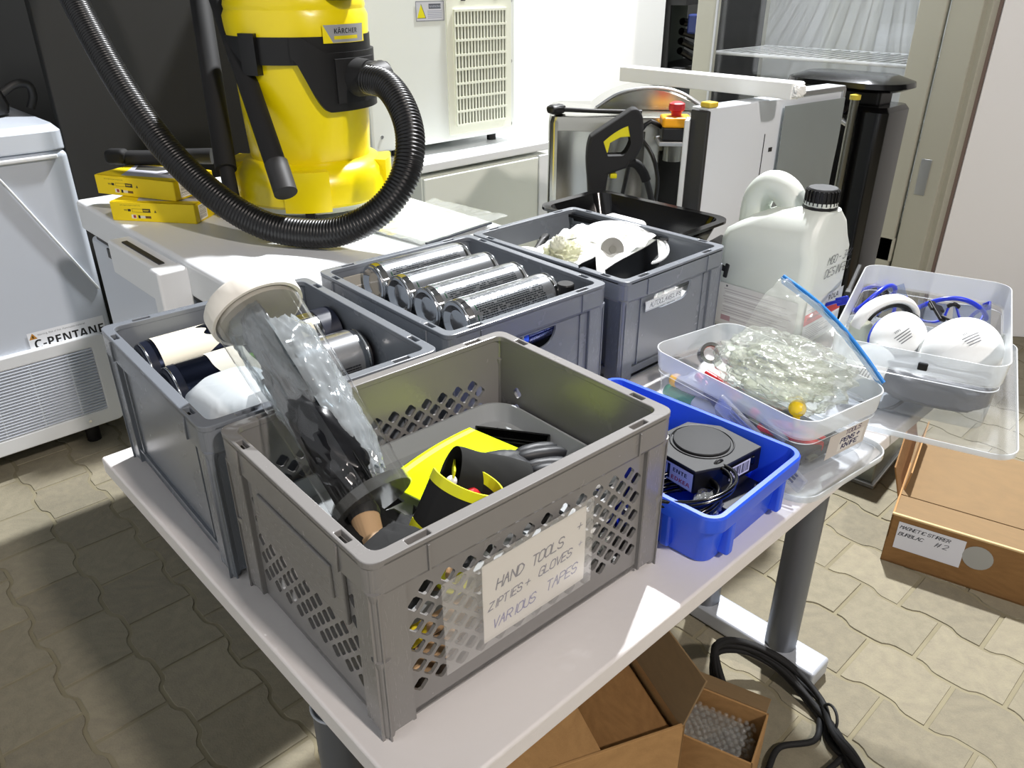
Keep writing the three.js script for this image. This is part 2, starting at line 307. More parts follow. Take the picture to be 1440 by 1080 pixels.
function crate(t, w, d, h, m, o = {}) {
  const th = 0.004, ins = 0.009, rim = 0.034;
  const panel = (len, side) => {
    const s = poly([[-len / 2 + 0.01, 0.004], [len / 2 - 0.01, 0.004], [len / 2 - 0.01, h - 0.006], [-len / 2 + 0.01, h - 0.006]]);
    if (o.mesh) side === 'long' ? diamonds(s, len - 0.088, 0.04, h - 0.05, 0.0252, 0.0097) : diamonds(s, len - 0.086, 0.04, h - 0.05, 0.0252, 0.0092, (x, y) => y > h - 0.118 && Math.abs(x) < 0.098);
    if (!o.mesh && side === 'handle') {
      const hw = 0.055, a = h - rim - 0.012, p = new THREE.Path();
      p.moveTo(-hw, a); p.lineTo(hw, a); p.lineTo(hw, a - 0.008); p.quadraticCurveTo(hw - 0.006, a - 0.03, hw - 0.03, a - 0.031); p.lineTo(-hw + 0.03, a - 0.031); p.quadraticCurveTo(-hw + 0.006, a - 0.03, -hw, a - 0.008); p.closePath(); s.holes.push(p);
    }
    const g = [ext(s, th)];
    // border frame and ribs standing proud of the panel
    const y1 = h - rim - 0.006;
    for (const sx of [-1, 1]) g.push(xf(bx(0.0035, y1 - 0.005, 0.0055), [sx * (len / 2 - 0.036), y1 / 2 + 0.003, th + 0.0025]));
    if (!o.mesh) { g.push(xf(bx(len - 0.075, 0.0035, 0.004), [0, 0.027, th + 0.0018])); for (const sx of [-1, 1]) g.push(xf(bx(0.003, y1 - 0.03, 0.003), [sx * (len / 2 - 0.055), y1 / 2 + 0.012, th + 0.0012])); }
    else if (side === 'handle') g.push(xf(rb(0.186, 0.068, 0.005, 0.002), [0, h - 0.074, th + 0.0022]), xf(rb(0.15, 0.04, 0.004, 0.002), [0, h - 0.066, th + 0.0055]));
    return mg(g);
  };
  const L = panel(w, o.mesh ? 'long' : 'handle'), S = panel(d, o.mesh ? 'handle' : 'plain');
  part(t, 'wall', L, m, [0, 0, d / 2 - ins - th]);
  part(t, 'wall', L, m, [0, 0, -d / 2 + ins + th], [0, Math.PI, 0]);
  part(t, 'wall', S, m, [w / 2 - ins - th, 0, 0], [0, Math.PI / 2, 0]);
  part(t, 'wall', S, m, [-w / 2 + ins + th, 0, 0], [0, -Math.PI / 2, 0]);
  // rim: flat ring with slots over a skirt
  const ring = rrShape(w, d, 0.016); ring.holes.push(rrShape(w - 0.028, d - 0.028, 0.012, 0, 0, THREE.Path));
  const slots = [];
  for (const sx of [-1, 1]) for (const sz of [-1, 1]) slots.push([sx * (w / 2 - 0.055), sz * (d / 2 - 0.007), 0.024, 0.007], [sx * (w / 2 - 0.007), sz * (d / 2 - 0.05), 0.007, 0.019]);
  for (const [a, b, c, e] of slots) ring.holes.push(rrShape(c, e, 0.001, a, b, THREE.Path));
  const skirt = loft([[w - 0.006, d - 0.006, 0.014, h - rim - 0.005], [w, d, 0.016, h - rim], [w, d, 0.016, h - 0.004], [w - 0.004, d - 0.004, 0.014, h - 0.006], [w - 0.012, d - 0.012, 0.012, h - rim], [w - 0.012, d - 0.012, 0.012, h - rim - 0.004]], false, false, 6, 0.4);
  part(t, 'rim', mg([xf(ext(ring, 0.005, 0.0012, 8), [0, h - 0.006, 0], [-Math.PI / 2, 0, 0]), skirt, ...[-1, 1].flatMap((s) => [xf(bx(0.002, rim - 0.006, 0.004), [s * (w / 2 - 0.06), h - rim / 2 - 0.003, d / 2 + 0.0005]), xf(bx(0.002, rim - 0.006, 0.004), [s * (w / 2 - 0.06), h - rim / 2 - 0.003, -d / 2 - 0.0005]), xf(bx(0.004, rim - 0.006, 0.002), [w / 2 + 0.0005, h - rim / 2 - 0.003, s * (d / 2 - 0.05)]), xf(bx(0.004, rim - 0.006, 0.002), [-w / 2 - 0.0005, h - rim / 2 - 0.003, s * (d / 2 - 0.05)])])]), m);
  for (const sx of [-1, 1]) for (const sz of [-1, 1]) {
    const q = [sx * (w / 2 - 0.0095), 0, sz * (d / 2 - 0.0095)], g = [loft([[0.01, 0.01, 0.004, 0.001], [0.0135, 0.0135, 0.006, 0.008], [0.0135, 0.0135, 0.006, h - 0.008]], true, true, 5), xf(bx(0.026, h - rim - 0.008, 0.004), [-sx * 0.014, (h - rim) / 2 + 0.004, sz * 0.0042]), xf(bx(0.004, h - rim - 0.008, 0.026), [sx * 0.0042, (h - rim) / 2 + 0.004, -sz * 0.014])];
    for (const y of o.mesh ? [0.1, h - rim - 0.002] : [h - rim - 0.002]) g.push(loft([[0.012, 0.012, 0.006, y - 0.012], [0.0175, 0.0175, 0.008, y], [0.0175, 0.0175, 0.008, y + 0.002], [0.0135, 0.0135, 0.006, y + 0.003]], true, true, 5));
    g.push(xf(bx(0.0016, h - rim, 0.003), [sx * 0.002, (h - rim) / 2, sz * 0.0072]), xf(bx(0.003, h - rim, 0.0016), [sx * 0.0072, (h - rim) / 2, sz * 0.002]));
    part(t, 'corner_post', mg(g), m, q);
  }
  part(t, 'base', loft([[w - 0.03, d - 0.03, 0.012, 0.0005], [w - 0.018, d - 0.018, 0.014, 0.006], [w - 0.018, d - 0.018, 0.014, 0.012]], true, true), m);
  return t;
}
const CR = {
  A: { p: [0.224, T, -0.222], ry: -0.037, s: [0.4, 0.3, 0.215] },
  B: { p: [0.185, T, -0.57], ry: -0.049, s: [0.317, 0.368, 0.211] },
  C: { p: [0.552, T, -0.597], ry: -0.039, s: [0.328, 0.365, 0.2] },
  D: { p: [0.884, T, -0.589], ry: 0.0, s: [0.296, 0.39, 0.196] },
};
const CG = 'grey stacking crates on the table';
crate(thing('mesh_crate', 'grey plastic crate with diamond mesh sides and a handwritten paper label, nearest on the table', 'crate', CR.A.p, CR.A.ry, CG), ...CR.A.s, M.crateWarm, { mesh: true });
crate(thing('solid_crate', 'solid grey plastic crate holding dark cans, behind the clear tube at the table\'s left end', 'crate', CR.B.p, CR.B.ry, CG), ...CR.B.s, M.crate);
crate(thing('solid_crate', 'solid grey plastic crate holding a row of bare silver spray cans', 'crate', CR.C.p, CR.C.ry, CG), ...CR.C.s, M.crate);
const crD = crate(thing('solid_crate', 'solid grey plastic crate with a thin white label strip, holding white plastic ware', 'crate', CR.D.p, CR.D.ry, CG), ...CR.D.s, M.crate);
// place something by crate-local coordinates
function inC(k, x, y, z) { const c = CR[k], a = c.ry; return [c.p[0] + x * Math.cos(a) + z * Math.sin(a), c.p[1] + y, c.p[2] - x * Math.sin(a) + z * Math.cos(a)]; }

// ------------------------------------------------------------------ chest freezer with lid, carrying the vacuum cleaner
const CH = 0.885;
{
  const t = thing('chest_freezer', 'low white chest freezer with a front grip handle, under the yellow vacuum cleaner', 'freezer');
  part(t, 'cabinet', rb(0.6, 0.72, 0.925, 0.012, 3), M.appliance, [0.625, 0.43, -1.335]);
  const lid = part(t, 'lid', rb(0.625, 0.075, 0.94, 0.01, 3), M.white, [0.6225, CH - 0.0375, -1.325]);
  part(lid, 'gasket', rb(0.6, 0.022, 0.85, 0.004), M.dark, [0.003, -0.047, 0]);
  const h = part(t, 'handle', mg([xf(rb(0.05, 0.075, 0.29, 0.006, 3), [0.288, CH - 0.052, -1.3]), xf(rb(0.062, 0.105, 0.045, 0.006, 3), [0.282, CH - 0.063, -1.16])]), M.white);
  part(h, 'grip_slot', rb(0.012, 0.004, 0.2, 0.001), M.dark, [0.285, CH - 0.0135, -1.3]);
  part(t, 'display', rb(0.004, 0.024, 0.085, 0.001), M.dark, [0.3235, 0.775, -1.63]);
  for (const z of [-0.95, -1.64]) for (const x of [0.38, 0.87]) part(t, 'foot', rod([x, 0, z], [x, 0.08, z], 0.025), M.black);
}
// ------------------------------------------------------------------ left freezer with grille and lettering
{
  const t = thing('grille_freezer', 'white floor freezer with a slatted grille and bold black lettering', 'freezer');
  const z = -2.17;
  part(t, 'cabinet', rb(1.5, 0.86, 0.66, 0.02, 4), M.appliance, [-0.33, 0.512, z - 0.33]);
  const lid = part(t, 'lid', loft([[1.5, 0.66, 0.03, 0], [1.5, 0.665, 0.03, 0.004], [1.5, 0.665, 0.03, 0.05], [1.47, 0.63, 0.03, 0.068], [1.2, 0.4, 0.03, 0.076]], true, true, 5, 0.4), M.appliance, [-0.33, 0.943, z - 0.33]);
  part(lid, 'lid_lip', rb(1.44, 0.012, 0.012, 0.004), M.applianceLid, [0.0, -0.016, 0.334]);
  // lower grille panel
  const ps = rrShape(1.38, 0.305, 0.025); ps.holes.push(rrShape(1.29, 0.215, 0.006, 0, 0.005, THREE.Path));
  const gp = part(t, 'grille_panel', ext(ps, 0.012, 0.004, 6), M.applianceLid, [-0.302, 0.238, z]);
  part(gp, 'grille_back', bx(1.3, 0.22, 0.002), M.black, [0, 0.005, 0.002]);
  const sg = rb(1.29, 0.0058, 0.01, 0.0015, 1), vg = bx(0.005, 0.215, 0.009);
  for (let i = 0; i < 22; i++) part(gp, 'slat', sg, M.appliance, [0, -0.0975 + i * 0.0098, 0.011], [0.45, 0, 0]);
  for (let i = 0; i < 12; i++) part(gp, 'grille_rib', vg, M.appliance, [-0.6 + i * 0.1065, 0.005, 0.0105]);
  part(gp, 'screw', xf(cy(0.005, 0.005, 0.004, 12), [0, 0, 0], [Math.PI / 2, 0, 0]), M.chrome, [0.585, -0.127, 0.017]);
  const tex = canvasTex(1024, 256, (x) => {
    x.fillStyle = '#e6e9ee'; x.fillRect(0, 0, 1024, 256); x.fillStyle = '#0a0a0c'; x.font = 'bold 176px sans-serif'; x.textBaseline = 'alphabetic';
    x.save(); x.translate(52, 240); x.scale(960 / x.measureText('C-PENTANE').width, 1); x.fillText('C-PENTANE', 0, 0); x.restore();
    x.fillStyle = '#6a6d72'; x.font = '34px sans-serif'; x.fillText('Warning, Risk of Fire. Flammable material', 128, 62);
    x.fillStyle = '#b9802a'; x.beginPath(); x.moveTo(66, 10); x.lineTo(120, 98); x.lineTo(12, 98); x.fill(); x.fillStyle = '#2a1d08'; x.fillRect(58, 48, 16, 36);
  });
  sheet(t, 'lettering', 0.215, 0.056, tex, [0.293, 0.411, z + 0.0015], [0, 0, 0]);
  part(t, 'trim_cord', tube([[0.2, 0.948, z + 0.004], [0.234, 0.884, z + 0.004], [0.33, 0.69, z + 0.004], [0.41, 0.525, z + 0.003]], 0.0032, 30, 8), M.applianceLid);
  for (const x of [-0.95, 0.3]) for (const zz of [-2.24, -2.75]) part(t, 'foot', rod([x, 0, zz], [x, 0.09, zz], 0.022), M.black);
}
// things on the left freezer
{
  const k = thing('clear_jar', 'clear lidded jar on a dark round base, on the grille freezer', 'jar', [0.27, 1.024, -2.42]);
  part(k, 'base', lathe([[0, 0], [0.085, 0], [0.09, 0.02], [0.08, 0.06], [0.06, 0.066], [0, 0.066]]), M.black);
  part(k, 'jar_wall', lathe([[0.072, 0.067], [0.074, 0.07], [0.074, 0.26], [0.066, 0.26], [0.069, 0.25], [0.069, 0.072]]), M.glass);
  part(k, 'band', lathe([[0.075, 0.115], [0.078, 0.118], [0.078, 0.132], [0.075, 0.135]]), M.chrome);
  part(k, 'lid', lathe([[0, 0.262], [0.075, 0.262], [0.077, 0.275], [0.07, 0.29], [0, 0.292]]), M.chrome);
  part(k, 'handle', tube([[0.07, 0.05, 0.02], [0.12, 0.075, 0.02], [0.15, 0.07, 0.02], [0.155, 0.04, 0.02], [0.14, 0.005, 0.02]], 0.012, 24, 8), M.dark);
  const p = thing('black_stand', 'tall black stand panel leaning behind the clear jar', 'stand', [0.27, 1.022, -2.66]);
  part(p, 'panel', rb(0.16, 1.0, 0.03, 0.005), M.black, [0, 0.5, 0]);
  part(p, 'base', rb(0.2, 0.02, 0.12, 0.004), M.black, [0, 0.01, 0]);
}
// ------------------------------------------------------------------ yellow cartons behind the vacuum
function filterBox(label, p, ry, w) {
  const t = thing('yellow_carton', label, 'box', p, ry, 'yellow cartons stacked behind the vacuum cleaner');
  const h = 0.043, d = 0.13;
  part(t, 'carton', rb(w, h, d, 0.0015), M.yellowCard, [0, h / 2, 0]);
  const front = canvasTex(1024, 200, (x) => {
    x.fillStyle = '#f0d300'; x.fillRect(0, 0, 1024, 200); x.fillStyle = '#4a4210'; x.font = '15px sans-serif';
    for (let i = 0; i < 4; i++) x.fillText('wet & dry', 120 + i * 62, 34);
    x.font = 'bold 26px sans-serif'; x.fillText('WD', 160, 92); x.fillStyle = '#2a2408'; x.fillRect(206, 70, 38, 26);
    x.strokeStyle = '#4a4210'; x.lineWidth = 3; x.strokeRect(262, 66, 220, 34); x.fillStyle = '#39300a'; x.fillRect(390, 60, 96, 42); x.fillStyle = '#f0d300'; x.fillRect(398, 74, 70, 5); x.fillRect(398, 84, 60, 4);
    x.fillStyle = '#4a4210'; x.beginPath(); x.moveTo(545, 70); x.lineTo(560, 100); x.lineTo(530, 100); x.fill();
    x.fillStyle = '#e8e4d8'; x.fillRect(240, 130, 60, 42); x.fillStyle = '#a03a30'; x.fillRect(262, 134, 32, 32); x.fillStyle = '#111'; x.fillRect(322, 134, 26, 34); x.fillStyle = '#dcd6bf'; x.fillRect(350, 138, 60, 28); x.fillStyle = '#6b4a1a'; x.fillRect(410, 140, 70, 26);
  });
  sheet(t, 'front_print', w * 0.99, h * 0.97, front, [0, h / 2, d / 2 + 0.0008], [0, 0, 0]);
  const bar = canvasTex(128, 160, (x) => { x.fillStyle = '#f3efe2'; x.fillRect(0, 0, 128, 160); x.fillStyle = '#333'; for (let y = 12; y < 150; y += 6 + Math.floor(rnd() * 5)) x.fillRect(14, y, 100, 2 + Math.floor(rnd() * 3)); });
  sheet(t, 'barcode', 0.034, 0.034, bar, [w / 2 + 0.0008, h / 2, d / 2 - 0.032], [0, Math.PI / 2, 0]);
  const top = canvasTex(512, 256, (x) => { x.fillStyle = '#f0d300'; x.fillRect(0, 0, 512, 256); x.fillStyle = '#b9bac6'; x.beginPath(); x.moveTo(30, 30); x.lineTo(500, 14); x.lineTo(500, 200); x.lineTo(150, 236); x.fill(); x.fillStyle = '#3b3a33'; x.beginPath(); x.moveTo(60, 40); x.lineTo(330, 20); x.lineTo(260, 110); x.lineTo(120, 120); x.fill(); x.fillStyle = '#77757c'; x.fillRect(300, 120, 150, 40); x.fillStyle = '#1c1c1c'; x.fillRect(330, 90, 40, 60); });
  sheet(t, 'top_picture', w * 0.98, d * 0.96, top, [0, h + 0.0008, 0], [-Math.PI / 2, 0, 0]);
  return t;
}
filterBox('yellow printed carton lying on the chest freezer, lower of the two', [0.428, CH, -1.497], -0.92, 0.205);
filterBox('yellow printed carton with a picture on top, upper of the two', [0.43, CH + 0.0445, -1.556], -1.11, 0.225);
{
  const n = thing('floor_nozzle', 'black vacuum nozzle lying on the upper yellow carton', 'nozzle', [0.47, CH + 0.09, -1.63], -0.75);
  part(n, 'nozzle_head', mg([xf(rb(0.13, 0.03, 0.045, 0.012, 3), [-0.04, 0.015, 0]), xf(rb(0.05, 0.034, 0.04, 0.012, 3), [-0.09, 0.02, 0.01])]), M.rubber);
  part(n, 'neck', rod([0.0, 0.018, 0], [0.13, 0.016, -0.01], 0.016, 16, 0.019), M.rubber);
}
// ------------------------------------------------------------------ vacuum cleaner
{
  const t = thing('vacuum_cleaner', 'large yellow and black wet-and-dry vacuum cleaner with a long corrugated hose', 'vacuum cleaner', [0.718, CH, -1.33], 0.16);

  part(t, 'base_skirt', lathe([[0.12, 0.035], [0.172, 0.035], [0.18, 0.042], [0.178, 0.08], [0.17, 0.105], [0.15, 0.122], [0.135, 0.126]], 48), M.yellow);
  part(t, 'underside', lathe([[0, 0.018], [0.15, 0.018], [0.158, 0.03], [0.158, 0.045], [0, 0.045]], 48), M.hdpe);
  for (const a of [0.7, 2.3, 3.9, 5.5]) {
    const c = part(t, 'caster', xf(cy(0.022, 0.022, 0.02, 20), [0, 0, 0], [0, 0, Math.PI / 2]), M.black, [0.148 * Math.sin(a), 0.0222, 0.148 * Math.cos(a)], [0, a, 0]);
    part(c, 'caster_fork', rb(0.026, 0.02, 0.03, 0.004), M.dark, [0, 0.02, 0]);
    part(t, 'caster_housing', wrap(0.14, 0.183, a - 0.28, a + 0.28, () => [0.03, 0.118], 10, 3), M.yellow);
  }
  part(t, 'drum', lathe([[0.133, 0.115], [0.136, 0.13], [0.14, 0.2], [0.146, 0.345], [0.147, 0.36]], 64), M.yellow);
  part(t, 'band', wrap(0.14, 0.1545, -Math.PI, Math.PI, () => [0.33, 0.383], 72, 2), M.black);
  // wide black inlet collar on the front: sloping left flank, rounded foot
  const sm = (a, b, v) => { const q = Math.min(1, Math.max(0, (v - a) / (b - a))); return q * q * (3 - 2 * q); };
  const inlet = part(t, 'inlet_panel', wrap(0.139, 0.161, -0.8, 1.25, (a) => [0.34 - 0.105 * Math.pow(sm(-0.76, -0.34, a), 0.6) + 0.1 * sm(0.85, 1.25, a), 0.382 - 0.03 * sm(-0.7, -0.3, a)], 60, 6), M.black);
  part(inlet, 'port_frame', wrap(0.159, 0.167, -0.25, 0.5, () => [0.252, 0.34], 20, 3), M.rubber);
  const dir = (a, r, y) => [Math.sin(a) * r, y, Math.cos(a) * r];
  part(inlet, 'port', mg([rod(dir(0.1, 0.145, 0.3), dir(0.1, 0.2, 0.302), 0.041, 28, 0.036), rod(dir(0.1, 0.2, 0.302), dir(0.12, 0.235, 0.303), 0.034, 28, 0.033)]), M.rubber);
  // head
  part(t, 'head', lathe([[0.142, 0.35], [0.151, 0.356], [0.154, 0.42], [0.148, 0.432], [0.15, 0.44], [0.146, 0.455], [0.135, 0.49], [0.1, 0.53], [0, 0.545]], 64), M.yellow);
  part(t, 'carry_handle', tube([[-0.13, 0.48, 0], [-0.125, 0.57, 0], [0, 0.6, 0], [0.125, 0.57, 0], [0.13, 0.48, 0]], 0.016, 32, 10), M.black);
  part(t, 'switch_knob', lathe([[0, 0.5], [0.035, 0.5], [0.037, 0.51], [0.03, 0.525], [0, 0.527]], 24), M.black, [0.0, -0.05, 0.14]);
  const logo = canvasTex(512, 192, (x) => {
    x.fillStyle = '#f0dc10'; x.fillRect(0, 0, 512, 192); x.fillStyle = '#9a9c9e'; x.beginPath(); x.moveTo(8, 8); x.lineTo(504, 4); x.lineTo(486, 186); x.lineTo(96, 188); x.fill();
    x.fillStyle = '#16181a'; x.font = 'bold 70px sans-serif'; x.textBaseline = 'middle'; x.save(); x.translate(112, 72); x.scale(290 / x.measureText('KÄRCHER').width, 1); x.fillText('KÄRCHER', 0, 0); x.restore();
    x.fillStyle = '#e0d010'; x.fillRect(112, 120, 290, 36);
  });
  const lp = new THREE.CylinderGeometry(0.1575, 0.1575, 0.036, 24, 1, true, -0.36, 0.72);
  part(t, 'logo_plate', lp, mat(0xffffff, 0.4, 0, { map: logo, side: THREE.DoubleSide }), [0, 0.388, 0]);
  part(t, 'latch', wrap(0.145, 0.164, -1.5, -1.25, () => [0.31, 0.39], 8, 3), M.black);
  // hose: corrugated along its whole run, kept in world coordinates
  t.updateMatrixWorld();
  const inv = t.matrixWorld.clone().invert(), W = (q) => V(...q).applyMatrix4(inv);
  const path = [[0.745, 1.187, -1.115], [0.752, 1.181, -1.06], [0.738, 1.142, -0.985], [0.715, 1.09, -0.935], [0.68, 1.026, -0.915], [0.63, 0.966, -0.933], [0.572, 0.925, -0.99], [0.528, 0.9155, -1.054], [0.476, 0.928, -1.13], [0.432, 0.971, -1.216], [0.399, 1.043, -1.332], [0.385, 1.133, -1.456], [0.384, 1.239, -1.595], [0.392, 1.331, -1.715], [0.411, 1.431, -1.846], [0.44, 1.53, -1.95], [0.5, 1.62, -2.0], [0.58, 1.6, -1.95], [0.64, 1.5, -1.75], [0.64, 1.4, -1.55]];
  const curve = new THREE.CatmullRomCurve3(path.map(W), false, 'centripetal');
  const len = curve.getLength(), rings = Math.round(len / 0.0072), seg = rings * 4, R = 0.0285, K = 18;
  const hg = new THREE.TubeGeometry(curve, seg, R, K, false), hp = hg.attributes.position, hn = hg.attributes.normal;
  for (let i = 0; i <= seg; i++) { const b = [0, 0.0022, 0.003, 0.0022][i % 4]; for (let j = 0; j <= K; j++) { const q = i * (K + 1) + j; hp.setXYZ(q, hp.getX(q) + hn.getX(q) * (b - 0.0018), hp.getY(q) + hn.getY(q) * (b - 0.0018), hp.getZ(q) + hn.getZ(q) * (b - 0.0018)); } }
  hg.computeVertexNormals();
  const hose = part(t, 'hose', hg, mat(0x0c0c0d, 0.35));
  const c0 = curve.getPoint(0), c1 = curve.getPoint(0.012);
  part(hose, 'cuff', mg([rod(dir(0.12, 0.228, 0.303), c1.toArray(), 0.035, 24, 0.031)]), M.dark);
  // stored tubes standing against the drum
  const L2 = (a, b, r) => rod(W(a).toArray(), W(b).toArray(), r, 20);
  const t1 = part(t, 'suction_tube', L2([0.663, 1.417, -1.676], [0.512, 1.0, -1.345], 0.023), M.rubber);
  part(t1, 'tube_foot', L2([0.515, 1.01, -1.35], [0.51, 0.93, -1.33], 0.016), M.rubber);
  const t2 = part(t, 'suction_tube', L2([0.632, 1.42, -1.55], [0.528, 1.03, -1.138], 0.022), M.rubber);
  part(t2, 'crevice_tip', mg([L2([0.532, 1.04, -1.148], [0.52, 0.99, -1.1], 0.024)]), M.dark);
}
// flat plastic-wrapped pack on the freezer lid
{
  const t = thing('wrapped_pack', 'flat pack in shiny clear film lying on the chest freezer beside the hose', 'pack', [0.79, CH, -1.0], 0.12);
  part(t, 'pack', rb(0.19, 0.012, 0.2, 0.003), M.cloudWhite, [0, 0.006, 0]);
  part(t, 'edge_strip', rb(0.2, 0.004, 0.008, 0.001), M.navy, [0, 0.009, 0.104]);
  part(t, 'film', film(0.27, 0.23, 0.004, 22, 3), M.clearBag, [0.01, 0.018, 0]);
}
// ------------------------------------------------------------------ cabinet with the ventilated machine on top
{
  const t = thing('floor_cabinet', 'off-white metal floor cabinet under the ventilated machine', 'cabinet');
  const m = mat(0xdde1d8, 0.45);
  part(t, 'carcass', rb(0.61, 0.75, 0.55, 0.006), m, [1.694, 0.395, -2.077]);
  part(t, 'top', rb(0.625, 0.03, 0.57, 0.005), M.white, [1.694, 0.8, -2.077]);
  part(t, 'door', rb(0.548, 0.74, 0.014, 0.004), m, [1.665, 0.395, -1.796]);
  part(t, 'side_post', rb(0.05, 0.75, 0.016, 0.003), M.white, [1.968, 0.395, -1.795]);
  part(t, 'hinge', rod([1.383, 0.64, -1.84], [1.383, 0.67, -1.84], 0.006), M.alu);
  for (const x of [1.44, 1.95]) for (const z of [-1.86, -2.29]) part(t, 'foot', rod([x, 0, z], [x, 0.025, z], 0.018), M.black);
  const a = thing('ventilated_machine', 'white boxed machine with a slotted vent panel and a warning sticker', 'machine');
  const w = mat(0xe2e7e2, 0.35);
  part(a, 'housing', rb(0.65, 0.95, 0.42, 0.008, 3), w, [1.598, 1.325, -2.113]);
  part(a, 'bevel_panel', rb(0.03, 0.93, 0.4, 0.01, 3), M.white, [1.925, 1.325, -2.12]);
  const ps = rrShape(0.3, 0.47, 0.004); const vm = mat(0xe9ecdc, 0.4);
  const fr = part(a, 'vent_panel', ext(ps, 0.004, 0.0015), vm, [1.75, 1.106, -1.904]);
  part(fr, 'vent_back', bx(0.236, 0.37, 0.002), mat(0x2b2a20, 0.8), [0, -0.018, 0.006]);
  const sg = bx(0.0068, 0.372, 0.007), hg = bx(0.24, 0.0075, 0.008);
  for (let i = 0; i < 17; i++) part(fr, 'vent_slat', sg, vm, [-0.118 + i * 0.01475, -0.018, 0.0085]);
  for (let i = 0; i < 9; i++) part(fr, 'vent_bar', hg, vm, [0, -0.204 + i * 0.0465, 0.009]);
  for (const x of [-0.075, 0.075]) part(fr, 'clip_slot', bx(0.02, 0.006, 0.002), M.dark, [x, 0.2, 0.0055]);
  const tex = canvasTex(256, 128, (x) => {
    x.fillStyle = '#c3c5cb'; x.fillRect(0, 0, 256, 128); x.strokeStyle = '#7d8088'; x.lineWidth = 5; x.strokeRect(3, 3, 250, 122); x.fillStyle = '#dcd400'; x.beginPath(); x.moveTo(48, 18); x.lineTo(88, 108); x.lineTo(10, 108); x.fill(); x.strokeStyle = '#555'; x.lineWidth = 4; x.stroke();
    x.fillStyle = '#4a4e58'; x.fillRect(116, 18, 110, 32); x.fillStyle = '#9fa3ad'; x.font = 'bold 22px sans-serif'; x.fillText('WARNING', 120, 42); x.fillStyle = '#8d90a0'; for (let i = 0; i < 5; i++) x.fillRect(104, 62 + i * 11, 130, 4);
  });
  sheet(a, 'warning_sticker', 0.118, 0.06, tex, [1.535, 1.275, -1.9015], [0, 0, 0]);
  for (const [x, y] of [[1.31, 0.9], [1.9, 0.88], [1.9, 1.1], [1.9, 1.3], [1.45, 0.88], [1.62, 0.88]]) part(a, 'screw', xf(cy(0.006, 0.006, 0.004, 12), [0, 0, 0], [Math.PI / 2, 0, 0]), M.alu, [x, y, -1.902]);
  for (const x of [1.42, 1.87]) for (const z of [-1.98, -2.26]) part(a, 'foot', rod([x, 0.815, z], [x, 0.851, z], 0.018), M.black);
}

// ------------------------------------------------------------------ behind the table: steel machine, wrapped panel, beam, showcase
{
  const s = thing('steel_machine', 'brushed stainless steel machine with a domed hood, behind the trigger gun', 'machine', [1.52, 0, -1.05], -0.82);
  part(s, 'body', loft([[0.41, 0.3, 0.03, 0.02], [0.41, 0.3, 0.03, 1.02], [0.4, 0.29, 0.03, 1.035], [0.37, 0.26, 0.02, 1.04]], true, true, 8), M.steel, [0, 0, -0.15]);
  const dome = new THREE.Shape(); dome.moveTo(-0.15, 0); dome.quadraticCurveTo(-0.08, 0.07, 0.02, 0.074); dome.quadraticCurveTo(0.1, 0.07, 0.19, 0); dome.closePath();
  const hood = part(s, 'hood', ext(dome, 0.16, 0.005, 16), M.steel, [0.06, 1.04, -0.27], [0, 0, 0]); hood.scale.set(0.95, 0.8, 1);
  part(hood, 'hood_trim', tube([[-0.14, 0.008, 0.165], [-0.07, 0.058, 0.165], [0.02, 0.075, 0.165], [0.1, 0.062, 0.165], [0.19, 0.004, 0.165]], 0.006, 30, 8), M.alu);
  part(s, 'dark_door', rb(0.1, 0.9, 0.012, 0.005), mat(0x1d1c18, 0.22, 0.7), [0.15, 0.5, 0.004]);
  part(s, 'curved_sheet', warp(new THREE.BoxGeometry(0.24, 0.96, 0.005, 40, 1, 1), (v) => { v.z += 0.007 * Math.cos(v.x * 34) + 0.006; }), M.steel, [-0.06, 0.52, 0.004]);
  for (const x of [-0.16, 0.16]) for (const z of [-0.05, -0.25]) part(s, 'foot', rod([x, 0, z], [x, 0.025, z], 0.02), M.black);
  const br = part(s, 'switch_bracket', rb(0.09, 0.012, 0.09, 0.003), M.alu, [0.132, 0.985, 0.056]);
  part(br, 'bracket_stem', rod([0, -0.05, 0.0], [0, -0.006, 0.0], 0.026, 20), M.steelDark);
  const c = thing('black_plug', 'small black plug and cord lying on top of the steel machine', 'plug');
  part(c, 'plug_body', lump(0.055, 0.026, 0.04, 0.1, 2, 3), M.black, [1.41, 1.053, -1.2]);
  part(c, 'cord', tube([[1.42, 1.052, -1.19], [1.45, 1.051, -1.15], [1.49, 1.049, -1.11], [1.53, 1.048, -1.07], [1.57, 1.047, -1.03]], 0.006, 30, 8), M.black);
  const e = thing('emergency_stop', 'emergency stop box with a red mushroom button on a yellow cover', 'switch', [1.569, 0.9915, -0.915], -0.82);
  part(e, 'switch_box', rb(0.074, 0.034, 0.074, 0.005), M.black, [0, 0.017, 0]);
  part(e, 'cover', rb(0.078, 0.026, 0.078, 0.008, 3), mat(0xf2a800, 0.35), [0, 0.046, 0]);
  part(e, 'button', lathe([[0, 0.058], [0.013, 0.058], [0.014, 0.07], [0.02, 0.073], [0.0215, 0.08], [0.02, 0.09], [0.01, 0.095], [0, 0.096]]), M.red);
  part(e, 'cable', tube([[-0.036, 0.03, 0], [-0.07, 0.045, 0.01], [-0.1, 0.0, 0.015], [-0.13, -0.15, 0.02], [-0.15, -0.3, 0.02], [-0.16, -0.6, 0.02]], 0.006, 40, 8), M.black);
}
